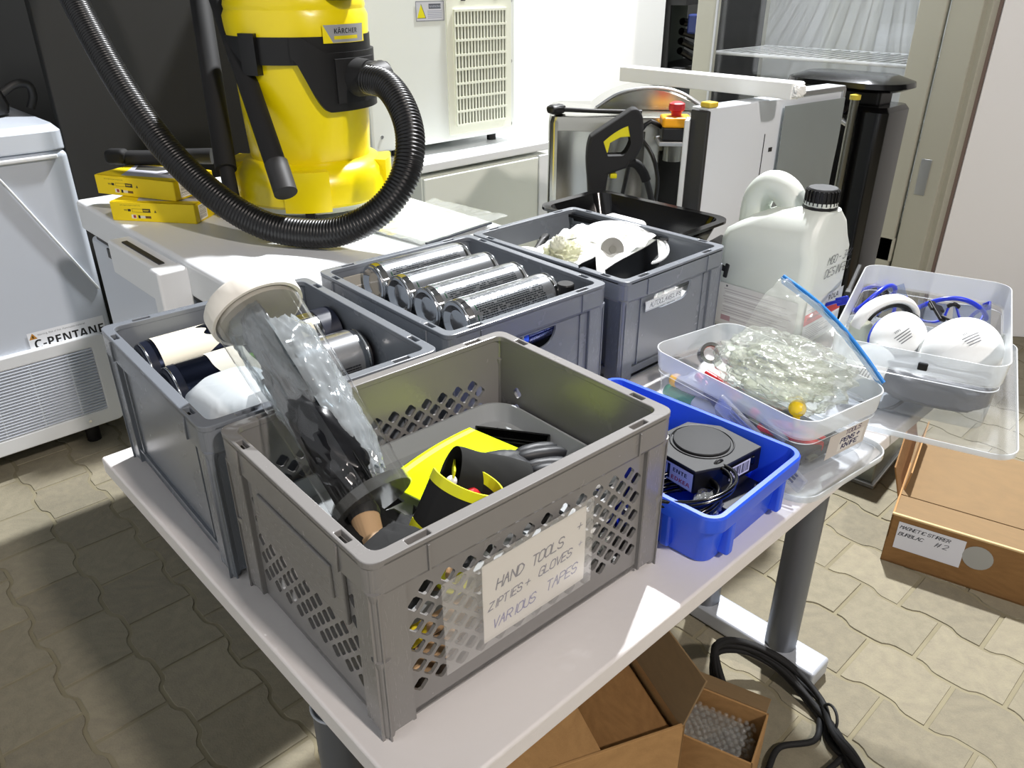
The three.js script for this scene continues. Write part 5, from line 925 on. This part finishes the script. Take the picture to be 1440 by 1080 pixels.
{
  clearLid(thing('box_cover', 'clear plastic box cover lying upturned under the box of hand tools', 'cover', [0.775, T + 0.0008, -0.135], -0.1), 0.225, 0.3);
  const t = thing('tool_box', 'clear plastic box of pens and hand tools with a zip bag on top', 'box', TB.p, TB.ry);
  clearBox(t, 0.19, 0.31, 0.1);
  const tex = canvasTex(512, 320, (x) => { x.fillStyle = '#cbc4bd'; x.fillRect(0, 0, 512, 320); x.fillStyle = '#dcd8d2'; x.fillRect(150, 90, 320, 190); hand(x, 'TOOLS', 210, 20, 54, '#4a3b58', 9); hand(x, 'PENS +', 170, 112, 60, '#2b2850', 14); hand(x, 'KNIFE', 200, 200, 60, '#2b2850', 14); });
  sheet(t, 'tool_sticker', 0.09, 0.042, tex, [0.02, 0.036, 0.1458], [0.08, 0, 0.03]);
  const put = (n, l, c, x, y, z, ry, g) => thing(n, l, c, inT(x, y, z), TB.ry + (ry || 0), g);
  // pens and tools lie along z, seen through the left side
  const m = put('green_marker', 'fat green-capped marker at the tool box\'s far left corner', 'marker', -0.062, 0.02, -0.085, 0.1);
  part(m, 'cap', xf(lathe([[0, 0], [0.0105, 0.001], [0.0125, 0.012], [0.0125, 0.06], [0, 0.06]], 20), [0, 0, -0.05], [Math.PI / 2, 0, 0]), M.green);
  part(m, 'barrel', rod([0, 0, 0.01], [0, 0, 0.085], 0.0115, 20), M.greyWhite);
  const sd = put('screwdriver', 'grey clear-handled screwdriver with a yellow end, above the green marker', 'screwdriver', -0.057, 0.0445, -0.052, 0.12);
  part(sd, 'handle', xf(lathe([[0, 0], [0.009, 0.002], [0.012, 0.02], [0.011, 0.06], [0.008, 0.085], [0, 0.086]], 12), [0, 0, -0.07], [Math.PI / 2, 0, 0]), mat(0x8e8f92, 0.3));
  part(sd, 'blade', rod([0, 0, 0.014], [0, -0.004, 0.09], 0.003, 12), M.chrome);
  part(sd, 'yellow_end', new THREE.SphereGeometry(0.0115, 18, 14), mat(0xf3b81a, 0.4), [0, 0, -0.066]);
  const kn = put('utility_knife', 'navy utility knife with a grey dial, mid-way along the tool box\'s left side', 'knife', -0.064, 0.035, 0.01, 0.04);
  part(kn, 'knife_body', rb(0.014, 0.032, 0.13, 0.006, 3), mat(0x2b3150, 0.4), [0, 0, 0], [0.45, 0, 0]);
  part(kn, 'dial', xf(lathe([[0, 0], [0.016, 0], [0.017, 0.003], [0.014, 0.005], [0, 0.005]], 28), [-0.008, 0, 0], [0, 0, Math.PI / 2]), mat(0x8c919c, 0.4), [0, 0.006, -0.014]);
  part(kn, 'eyelet', xf(new THREE.TorusGeometry(0.006, 0.0025, 8, 20), [0, 0, 0], [0, Math.PI / 2, 0]), M.steelDark, [0, 0.034, -0.062]);
  const pl = put('pliers', 'red-handled pliers lying along the tool box\'s left side', 'pliers', -0.046, 0.05, 0.0, -0.05);
  for (const s of [-1, 1]) part(pl, 'handle', tube([[s * 0.004, 0, 0.0], [s * 0.012, 0.004, -0.03], [s * 0.013, 0.008, -0.06], [s * 0.009, 0.012, -0.085]], 0.0065, 20, 10), M.red);
  part(pl, 'jaws', mg([xf(rb(0.018, 0.009, 0.04, 0.003), [0, 0, 0.02]), xf(cy(0.008, 0.008, 0.012, 18), [0, 0, 0.002])]), M.steelDark);
  const p2 = put('red_grip_tool', 'red-gripped tool lying at the tool box\'s near end', 'tool', -0.02, 0.028, 0.085, 0.5);
  for (const s of [-1, 1]) part(p2, 'grip', tube([[s * 0.006, 0, -0.05], [s * 0.014, 0.002, -0.02], [s * 0.014, 0.0, 0.015], [s * 0.008, -0.006, 0.042]], 0.0082, 20, 10), M.red);
  part(p2, 'head', rb(0.022, 0.01, 0.03, 0.004), M.steelDark, [0, 0, -0.062]);
  const rm = put('pink_marker', 'marker with a pink end sticking up behind the utility knife', 'marker', -0.066, 0.058, 0.052, 0.1);
  part(rm, 'barrel', rod([0, -0.02, 0.05], [0, 0, 0], 0.006, 14), mat(0x8e93a5, 0.4));
  part(rm, 'end_cap', rod([0, 0, 0], [0, 0.004, -0.012], 0.007, 14), mat(0xe0345a, 0.4));
  const nv = put('navy_case', 'dark navy case on the tool box\'s bottom, under the tools', 'case', -0.01, 0.0075, 0.03);
  part(nv, 'case', rb(0.1, 0.02, 0.2, 0.004), M.navy, [0, 0.011, 0]);
  part(nv, 'case_clip', rb(0.02, 0.006, 0.012, 0.002), M.steelDark, [-0.03, 0.012, 0.102]);
  const bt = thing('bit_case', 'slim clear case of drill bits leaning between the tool box and the blue tray', 'case', [0.668, T + 0.058, -0.085], -0.09);
  part(bt, 'case_shell', rb(0.008, 0.03, 0.17, 0.003), mat(0xf2f4f8, 0.08, 0, { transmission: 0.85, thickness: 0 }), [0, 0, 0], [0.42, 0, 0.15]);
  for (let i = 0; i < 3; i++) part(bt, 'drill_bit', rod([0, -0.008 + i * 0.008, -0.06], [0, -0.008 + i * 0.008, 0.07], 0.0018, 8), M.steel, [0, 0, 0], [0.42, 0, 0.15]);
  const rn = put('chrome_ring', 'thick chrome ring lying at the tool box\'s far end', 'ring', 0.0, 0.078, -0.11);
  part(rn, 'ring', xf(lathe([[0.0125, -0.012], [0.018, -0.012], [0.0185, 0.0], [0.018, 0.012], [0.0125, 0.012], [0.0125, -0.012]], 36), [0, 0, 0], [0.9, 0, 0.5]), M.chrome);
  part(rn, 'ring_liner', xf(lathe([[0.0115, -0.008], [0.0125, -0.008], [0.0125, 0.008], [0.0115, 0.008], [0.0115, -0.008]], 30), [0, 0, 0], [0.9, 0, 0.5]), mat(0x8a4a35, 0.4, 0.6));
  const wc = put('white_disc', 'small white round cap between the chrome ring and the zip bag', 'cap', 0.012, 0.08, -0.075);
  part(wc, 'cap_shell', xf(lathe([[0, 0], [0.016, 0], [0.017, 0.01], [0.013, 0.014], [0, 0.015]], 28), [0, 0, 0], [0.3, 0, 0.2]), M.cloudWhite);
  part(wc, 'cap_edge', xf(new THREE.TorusGeometry(0.0165, 0.0012, 8, 28), [0, 0.002, 0], [Math.PI / 2 + 0.3, 0, 0.2]), M.greyWhite);
  const gt = put('grey_eraser', 'pale grey block beside the white cap in the tool box', 'block', 0.045, 0.07, -0.085, 0.4);
  part(gt, 'block', rb(0.022, 0.016, 0.05, 0.003), mat(0xbfc5bd, 0.6), [0, 0.008, 0]);
  part(gt, 'block_band', rb(0.0225, 0.0165, 0.02, 0.003), mat(0xd8dbd4, 0.6), [0, 0.008, 0.008]);
  const yb = put('yellow_ball', 'small yellow plug showing under the zip bag', 'plug', -0.038, 0.074, 0.095);
  part(yb, 'plug_head', new THREE.SphereGeometry(0.0125, 20, 16), mat(0xf0cc1c, 0.4), [0, 0.008, 0]);
  part(yb, 'plug_stem', rod([0, 0.0, 0], [0, -0.02, 0.004], 0.005, 12), mat(0xe0b818, 0.4));
  // zip bag
  const zb = put('zip_bag', 'crumpled clear zip bag with a blue zipper on top of the tool box', 'bag', 0.008, 0.09, 0.028, 0.05);
  const bagM = mat(0xf3f5f1, 0.1, 0, { transmission: 0.84, thickness: 0, side: THREE.DoubleSide });
  part(zb, 'bag_film', lump(0.15, 0.085, 0.2, 0.17, 3.2, 21, 0.8, 90), bagM, [0.0, 0.014, 0]);
  part(zb, 'bag_fold', lump(0.115, 0.062, 0.15, 0.2, 4, 33, 0.85, 80), mat(0xeef0e8, 0.14, 0, { transmission: 0.75, thickness: 0 }), [-0.005, 0.012, 0.0]);
  // flat skirt rising from the bag to the zipper
  const A = [0.075, 0.125, -0.075], B = [0.088, 0.01, 0.112];
  const zp = (q) => [A[0] + (B[0] - A[0]) * q, A[1] + (B[1] - A[1]) * q + 0.016 * Math.sin(q * Math.PI), A[2] + (B[2] - A[2]) * q];
  const sk = new THREE.PlaneGeometry(1, 1, 40, 20);
  part(zb, 'bag_skirt', warp(sk, (v) => { const q = v.x + 0.5, k = v.y + 0.5, z = zp(q), lo = [-0.045 + 0.03 * q, 0.04 - 0.035 * q, -0.06 + 0.15 * q]; const n = 0.006 * fbm(q * 7, k * 6, 3); v.set(lo[0] + (z[0] - lo[0]) * k, lo[1] + (z[1] - lo[1]) * k + n + 0.02 * Math.sin(k * Math.PI), lo[2] + (z[2] - lo[2]) * k); }), bagM);
  part(zb, 'zipper', tube([0, 0.2, 0.4, 0.6, 0.8, 1].map(zp), 0.0034, 40, 8), M.zipBlue);
  part(zb, 'zipper_lip', warp(new THREE.BoxGeometry(1, 0.012, 0.001, 40, 2, 1), (v) => { const z = zp(v.x + 0.5); v.set(z[0] + v.z - 0.003 - v.y * 0.4, z[1] - 0.006 + v.y, z[2] + v.z); }), mat(0x7fb6dd, 0.3, 0, { transmission: 0.4, thickness: 0 }));
}
// ------------------------------------------------------------------ box of safety gear
const PB = { p: [1.15, T + 0.014, -0.06], ry: 0.3 };
const inP = (x, y, z) => { const a = PB.ry; return [PB.p[0] + x * Math.cos(a) + z * Math.sin(a), PB.p[1] + y, PB.p[2] - x * Math.sin(a) + z * Math.cos(a)]; };
{
  const put = (n, l, c, x, y, z, ry, g) => thing(n, l, c, inP(x, y, z), PB.ry + (ry || 0), g);
  clearLid(put('box_cover', 'clear plastic box cover lying upturned under the box of safety gear', 'cover', 0.01, -0.0135, 0.01), 0.48, 0.31);
  const t = thing('safety_box', 'clear plastic box of dust masks and blue safety glasses at the table\'s right end', 'box', PB.p, PB.ry);
  clearBox(t, 0.41, 0.25, 0.122);
  part(t, 'black_clip', rb(0.006, 0.012, 0.014, 0.002), M.black, [-0.204, 0.1, 0.012]);
  const k = put('black_rod', 'black strip lying along the safety box\'s far rim', 'strip', 0.03, 0.1195, -0.133, 0.02);
  part(k, 'strip', rb(0.17, 0.006, 0.008, 0.002), M.black, [0.06, 0.004, 0]);
  part(k, 'strip_end', rb(0.02, 0.008, 0.01, 0.002), M.dark, [-0.02, 0.004, 0]);
  function glasses(label, x, y, z, ry, tilt) {
    const g = put('safety_glasses', label, 'glasses', x, y, z, ry, 'blue safety glasses in the box');
    const r = new THREE.Group(); const R = [tilt, 0, 0];
    const arc = []; for (let i = 0; i <= 16; i++) { const a = -1.35 + 2.7 * i / 16; arc.push([Math.sin(a) * 0.07, 0.014 * Math.cos(a * 2), 0.045 - Math.cos(a) * 0.05]); }
    part(g, 'brow_bar', tube(arc, 0.0042, 50, 8), M.blueGlass, [0, 0.03, 0], R);
    for (const s of [-1, 1]) {
      part(g, 'lens', warp(new THREE.BoxGeometry(0.06, 0.04, 0.0015, 16, 8, 1), (v) => { v.z += -2.2 * (v.x + s * 0.0) ** 2; }), mat(0xdfe6f2, 0.05, 0, { transmission: 0.9, thickness: 0 }), [s * 0.034, 0.014, 0.002], [tilt, s * 0.35, 0]);
      part(g, 'lower_rim', tube([[s * 0.006, 0.018, -0.004], [s * 0.018, -0.008, -0.002], [s * 0.045, -0.01, 0.006], [s * 0.064, 0.012, 0.026]], 0.0022, 24, 8), M.blueGlass, [0, 0.01, 0], R);
      part(g, 'temple', mg([tube([[s * 0.068, 0.012, 0.034], [s * 0.075, 0.014, 0.06], [s * 0.072, 0.008, 0.1], [s * 0.066, -0.008, 0.125]], 0.0036, 30, 8), xf(rb(0.006, 0.016, 0.026, 0.002), [s * 0.072, 0.013, 0.045])]), M.blueGlass, [0, 0.03, 0], R);
    }
    part(g, 'nose_bridge', tube([[-0.01, 0.016, -0.004], [0, 0.02, -0.008], [0.01, 0.016, -0.004]], 0.004, 12, 8), M.black, [0, 0.012, 0], R);
    return g;
  }
  glasses('blue-framed safety glasses standing at the safety box\'s far left corner', 0.125, 0.062, -0.075, 2.75, 0.5);
  glasses('blue-framed safety glasses facing forward at the safety box\'s far right', 0.1, 0.068, 0.04, 1.9, 0.55);
  const mask = (name, label, x, y, z, ry, rot, s, band, blueEdge) => {
    const g = put(name, label, 'mask', x, y, z, ry);
    const cup = warp(new THREE.SphereGeometry(1, 40, 24, 0, Math.PI * 2, 0, Math.PI * 0.52), (v) => { v.set(v.x * 0.062 * s, v.y * 0.05 * s, v.z * 0.052 * s * (1 + 0.1 * v.x)); });
    const cupIn = warp(new THREE.SphereGeometry(1, 40, 24, 0, Math.PI * 2, 0, Math.PI * 0.52), (v) => { v.set(v.x * 0.059 * s, v.y * 0.047 * s, v.z * 0.049 * s); });
    part(g, 'mask_cup', cup, mat(0xeef0ef, 0.75, 0, { side: THREE.DoubleSide }), [0, 0, 0], rot);
    part(g, 'mask_lining', cupIn, mat(0xd9dbdb, 0.8, 0, { side: THREE.DoubleSide }), [0, 0, 0], rot);
    part(g, 'mask_edge', xf(new THREE.TorusGeometry(1, 0.05, 8, 48), [0, 0, 0], [Math.PI / 2, 0, 0], [0.062 * s, 0.05 * s, 0.053 * s]), blueEdge ? mat(0x2b49c8, 0.5) : M.cloudWhite, [0, 0, 0], rot);
    if (band) part(g, 'mask_strap', tube([[-0.06 * s, 0, 0], [-0.05 * s, -0.02, 0.05], [0, -0.03, 0.07], [0.05 * s, -0.02, 0.05], [0.06 * s, 0, 0]], 0.003, 30, 6), band, [0, 0, 0], rot);
    const tx = canvasTex(256, 160, (c) => { c.clearRect(0, 0, 256, 160); c.fillStyle = '#6a6e74'; c.font = '26px sans-serif'; c.fillText('FFP2', 60, 40); for (let i = 0; i < 4; i++) c.fillRect(30 + i * 6, 60 + i * 22, 150 - i * 14, 7); });
    const pr = new THREE.PlaneGeometry(0.05, 0.032, 12, 8); warp(pr, (v) => { const r0 = v.x * v.x / (0.062 * 0.062) + v.y * v.y / (0.052 * 0.052); v.z = 0.0515 * s * Math.sqrt(Math.max(0, 1 - r0 / (s * s))); });
    const pm = part(g, 'mask_print', xf(pr, [0, 0, 0], [-Math.PI / 2, 0, 0]), mat(0xffffff, 0.7, 0, { map: tx, transparent: true, alphaTest: 0.25, side: THREE.DoubleSide }), [0, 0, 0], rot);
    return g;
  };
  mask('dust_mask', 'white cup dust mask with blue edging and printed text, left in the safety box', -0.058, 0.08, -0.036, -0.5, [0.7, 0.2, 0.55], 0.8, null, true);
  mask('dust_mask', 'large white cup dust mask wrapped in film, right in the safety box', -0.06, 0.076, 0.062, -0.6, [0.55, 0, 0.35], 1.08, null, false);
  mask('dust_mask', 'white cup dust mask with a black strap lying low at the box\'s left wall', -0.128, 0.038, -0.066, -0.2, [0.25, 0, 0.9], 0.8, M.dark, false);
  const em = put('ear_muffs', 'white-topped ear muffs with a black inner band, at the safety box\'s left', 'ear muffs', 0.03, 0.07, -0.062, -0.75);
  const arcP = (R, y) => Array.from({ length: 13 }, (_, i) => { const a = Math.PI * i / 12; return [Math.cos(a) * R, Math.sin(a) * R * 0.75 + y, 0]; });
  part(em, 'headband', xf(tube(arcP(0.062, 0), 0.008, 40, 10), [0, 0, 0], [0, 0, 0], [1, 1, 1.7]), M.cloudWhite);
  part(em, 'inner_band', xf(tube(arcP(0.05, 0), 0.006, 40, 10), [0, 0, 0], [0, 0, 0], [1, 1, 1.9]), M.black);
  for (const s of [-1, 1]) part(em, 'ear_cup', lump(0.03, 0.05, 0.045, 0.03, 2, s, 0.8, 24), s < 0 ? mat(0xe4ead8, 0.5) : M.black, [s * 0.052, -0.008, 0]);
  const gb = put('grey_bag', 'dark grey plastic pouch filling the front of the safety box', 'pouch', -0.108, 0.008, 0.036, 0.0);
  part(gb, 'pouch', lump(0.13, 0.062, 0.16, 0.08, 2.2, 4, 0.6, 60), M.greyBag, [0.0, 0.032, 0.0]);
  part(gb, 'pouch_seam', lump(0.012, 0.01, 0.15, 0.2, 3, 6, 0.7, 30), mat(0x8b8d92, 0.35), [-0.03, 0.062, 0.0]);
  const fp = put('film_pack', 'shiny clear film pack at the safety box\'s right end', 'pack', 0.02, 0.035, 0.075, 0.2);
  part(fp, 'film', lump(0.07, 0.07, 0.11, 0.3, 4, 14, 0.7, 50), M.clearBag, [0, 0.02, 0]);
  part(fp, 'black_filter', rb(0.02, 0.05, 0.06, 0.005), M.dark, [0.01, 0.02, 0.02]);
  const bl = put('black_clip', 'small black strap buckle among the masks', 'buckle', 0.06, 0.09, 0.01, 0.7);
  part(bl, 'buckle', mg([xf(rb(0.05, 0.006, 0.012, 0.002), [0, 0.01, 0]), xf(rb(0.016, 0.006, 0.03, 0.002), [0.012, 0.008, 0.006])]), M.black, [0, 0, 0], [0.3, 0, 0.4]);
  part(bl, 'buckle_strap', tube([[-0.02, 0.006, 0], [-0.05, 0.0, 0.02], [-0.06, -0.01, 0.05]], 0.003, 20, 6), M.dark);
}
// ------------------------------------------------------------------ cartons and cable on the floor
{
  const t = thing('stirrer_carton', 'brown cardboard carton with a white handwritten label, on the floor at right', 'box', [1.872, 0, -0.04], 0.247 - Math.PI / 2 + Math.PI / 2);
  // local x runs away from the camera, local z along the labelled face
  const w = 0.46, d = 0.52, h = 0.15, th = 0.005, x0 = -w / 2;
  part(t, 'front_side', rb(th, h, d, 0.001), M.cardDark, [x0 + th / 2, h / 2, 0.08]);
  part(t, 'back_side', rb(th, h, d, 0.001), M.card, [-x0 - th / 2, h / 2, 0.08]);
  for (const s of [-1, 1]) part(t, 'end_side', rb(w, h, th, 0.001), M.card, [0, h / 2, 0.08 + s * (d / 2 - th / 2)]);
  part(t, 'bottom', rb(w, th, d, 0.001), M.card, [0, th / 2 + 0.001, 0.08]);
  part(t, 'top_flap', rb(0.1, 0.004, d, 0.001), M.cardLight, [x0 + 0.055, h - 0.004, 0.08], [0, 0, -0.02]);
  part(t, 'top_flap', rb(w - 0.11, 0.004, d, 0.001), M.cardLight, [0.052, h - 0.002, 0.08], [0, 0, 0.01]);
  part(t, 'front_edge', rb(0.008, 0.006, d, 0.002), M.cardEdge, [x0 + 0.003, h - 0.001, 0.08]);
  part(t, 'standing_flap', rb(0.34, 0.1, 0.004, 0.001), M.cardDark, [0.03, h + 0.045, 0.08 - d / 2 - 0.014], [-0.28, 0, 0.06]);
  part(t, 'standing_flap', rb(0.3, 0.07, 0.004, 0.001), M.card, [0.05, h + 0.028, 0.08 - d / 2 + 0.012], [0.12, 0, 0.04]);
  const tex = canvasTex(512, 300, (x) => { x.fillStyle = '#d6d8e2'; x.fillRect(0, 0, 512, 300); hand(x, 'MAGNETIC STIRRER', 16, 36, 34, '#3d414c', 6, 0.3); hand(x, 'BURBLAC', 16, 110, 36, '#3d414c', 6, 0.3); hand(x, '# 2', 300, 104, 50, '#3d414c', 6, 0.3); });
  sheet(t, 'carton_label', 0.155, 0.082, tex, [x0 - 0.001, 0.092, -0.082], [0, -Math.PI / 2, 0]);
  part(t, 'grey_tape', lathe([[0, 0], [0.033, 0], [0.034, 0.0006], [0, 0.0008]], 24), mat(0x9b9c9a, 0.35), [x0 - 0.0005, 0.096, 0.028], [0, 0, Math.PI / 2]);
  const a = thing('open_carton', 'brown cardboard carton with open flaps under the table front', 'box', [0.47, 0, -0.293], -0.4);
  const W = 0.36, D = 0.3, H = 0.29;
  for (const s of [-1, 1]) { part(a, 'side', rb(W, H, 0.005, 0.001), M.card, [0, H / 2 + 0.001, s * (D / 2 - 0.0025)]); part(a, 'side', rb(0.005, H, D, 0.001), M.card, [s * (W / 2 - 0.0025), H / 2 + 0.001, 0]); }
  part(a, 'bottom', rb(W, 0.005, D, 0.001), M.card, [0, 0.004, 0]);
  part(a, 'front_flap', rb(W - 0.15, 0.004, D - 0.01, 0.001), M.card, [-0.075, H - 0.004, 0]);
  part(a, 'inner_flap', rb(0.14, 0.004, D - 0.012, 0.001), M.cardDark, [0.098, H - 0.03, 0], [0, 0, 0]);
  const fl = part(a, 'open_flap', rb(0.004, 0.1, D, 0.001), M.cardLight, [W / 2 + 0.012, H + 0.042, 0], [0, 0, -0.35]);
  const lt = canvasTex(256, 128, (x) => { x.fillStyle = '#121014'; x.fillRect(0, 0, 256, 128); x.fillStyle = '#8a8490'; x.fillRect(30, 60, 40, 22); x.fillRect(100, 56, 60, 8); x.fillRect(100, 76, 44, 6); x.fillRect(190, 30, 30, 10); });
  sheet(a, 'black_sticker', 0.055, 0.028, lt, [0.105, H - 0.0265, -0.02], [-Math.PI / 2, 0, 0.2]);
  const b = thing('bubble_wrap_carton', 'small open cardboard carton of bubble wrap beside the coiled cable', 'box', [0.735, 0, -0.129], -1.266);
  const w2 = 0.2, d2 = 0.125, h2 = 0.14;
  for (const s of [-1, 1]) { part(b, 'side', rb(w2, h2, 0.004, 0.001), M.card, [0, h2 / 2 + 0.001, s * (d2 / 2 - 0.002)]); part(b, 'side', rb(0.004, h2, d2, 0.001), M.card, [s * (w2 / 2 - 0.002), h2 / 2 + 0.001, 0]); }
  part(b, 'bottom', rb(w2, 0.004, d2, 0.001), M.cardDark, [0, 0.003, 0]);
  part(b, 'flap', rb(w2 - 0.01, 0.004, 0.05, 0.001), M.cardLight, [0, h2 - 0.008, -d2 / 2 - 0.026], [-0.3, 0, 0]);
  part(b, 'flap', rb(0.05, 0.004, d2 - 0.01, 0.001), M.card, [-w2 / 2 + 0.027, h2 - 0.02, 0], [0, 0, 0.5]);
  const bw = thing('bubble_wrap', 'crumpled clear bubble wrap filling the small open carton', 'bubble wrap', [0.735, 0.055, -0.129], -1.266);
  part(bw, 'wrap_sheet', lump(0.185, 0.1, 0.112, 0.1, 3, 3, 0.55, 50), M.clearBag, [0, 0.012, 0]);
  const bub = []; const bg = new THREE.SphereGeometry(0.0052, 8, 6, 0, Math.PI * 2, 0, Math.PI / 2);
  seed = 515; for (let i = 0; i < 13; i++) for (let j = 0; j < 10; j++) { const x = -0.078 + i * 0.013 + (j & 1) * 0.006, z = -0.045 + j * 0.01; bub.push(xf(bg, [x, 0.056 + 0.009 * fbm(x * 22, z * 22, 2), z], [rr(-0.4, 0.4), 0, rr(-0.4, 0.4)])); }
  part(bw, 'bubble_layer', mg(bub), M.clearBag).userData.kind = 'stuff';
  // cable bundle
  const c = thing('coiled_cable', 'bundle of black cable coiled on the pavers by the table foot', 'cable');
  seed = 77;
  for (let k = 0; k < 6; k++) {
    const j = () => rr(-0.014, 0.014), y = 0.008 + (k % 3) * 0.012;
    part(c, 'cable_strand', tube([[0.87 + j(), y, -0.12 + j()], [0.875 + j() * 0.5, 0.05 + y, -0.185 + j()], [0.93 + j() * 0.6, 0.075 + y, -0.235 + j() * 0.5], [0.995, 0.055 + y, -0.215 + j() * 0.6], [1.035 + j() * 0.5, 0.03 + y, -0.14 + j()], [1.03 + j(), y, -0.045 + j()], [0.98 + j(), y, 0.02 + j()], [0.945 + j(), y, 0.075 + j() * 0.5], [0.9 + j(), y, 0.14 + j()]], 0.0062, 70, 8), M.rubber);
  }
  part(c, 'cable_strand', tube([[1.01, 0.009, -0.02], [0.95, 0.008, -0.0], [0.88, 0.008, -0.04], [0.82, 0.008, -0.03]], 0.0062, 40, 8), M.rubber);
  part(c, 'cable_strand', tube([[0.98, 0.009, 0.06], [0.9, 0.008, 0.05], [0.84, 0.008, 0.03], [0.8, 0.008, 0.02]], 0.0062, 40, 8), M.rubber);
  part(c, 'cable_tie', xf(new THREE.TorusGeometry(0.026, 0.003, 8, 24), [1.0, 0.03, 0.0], [0.4, 0.9, 0]), M.dark);
}
scene.traverse((o) => { if (o.isLight) { o.castShadow = true; } });
renderer.render(scene, camera);
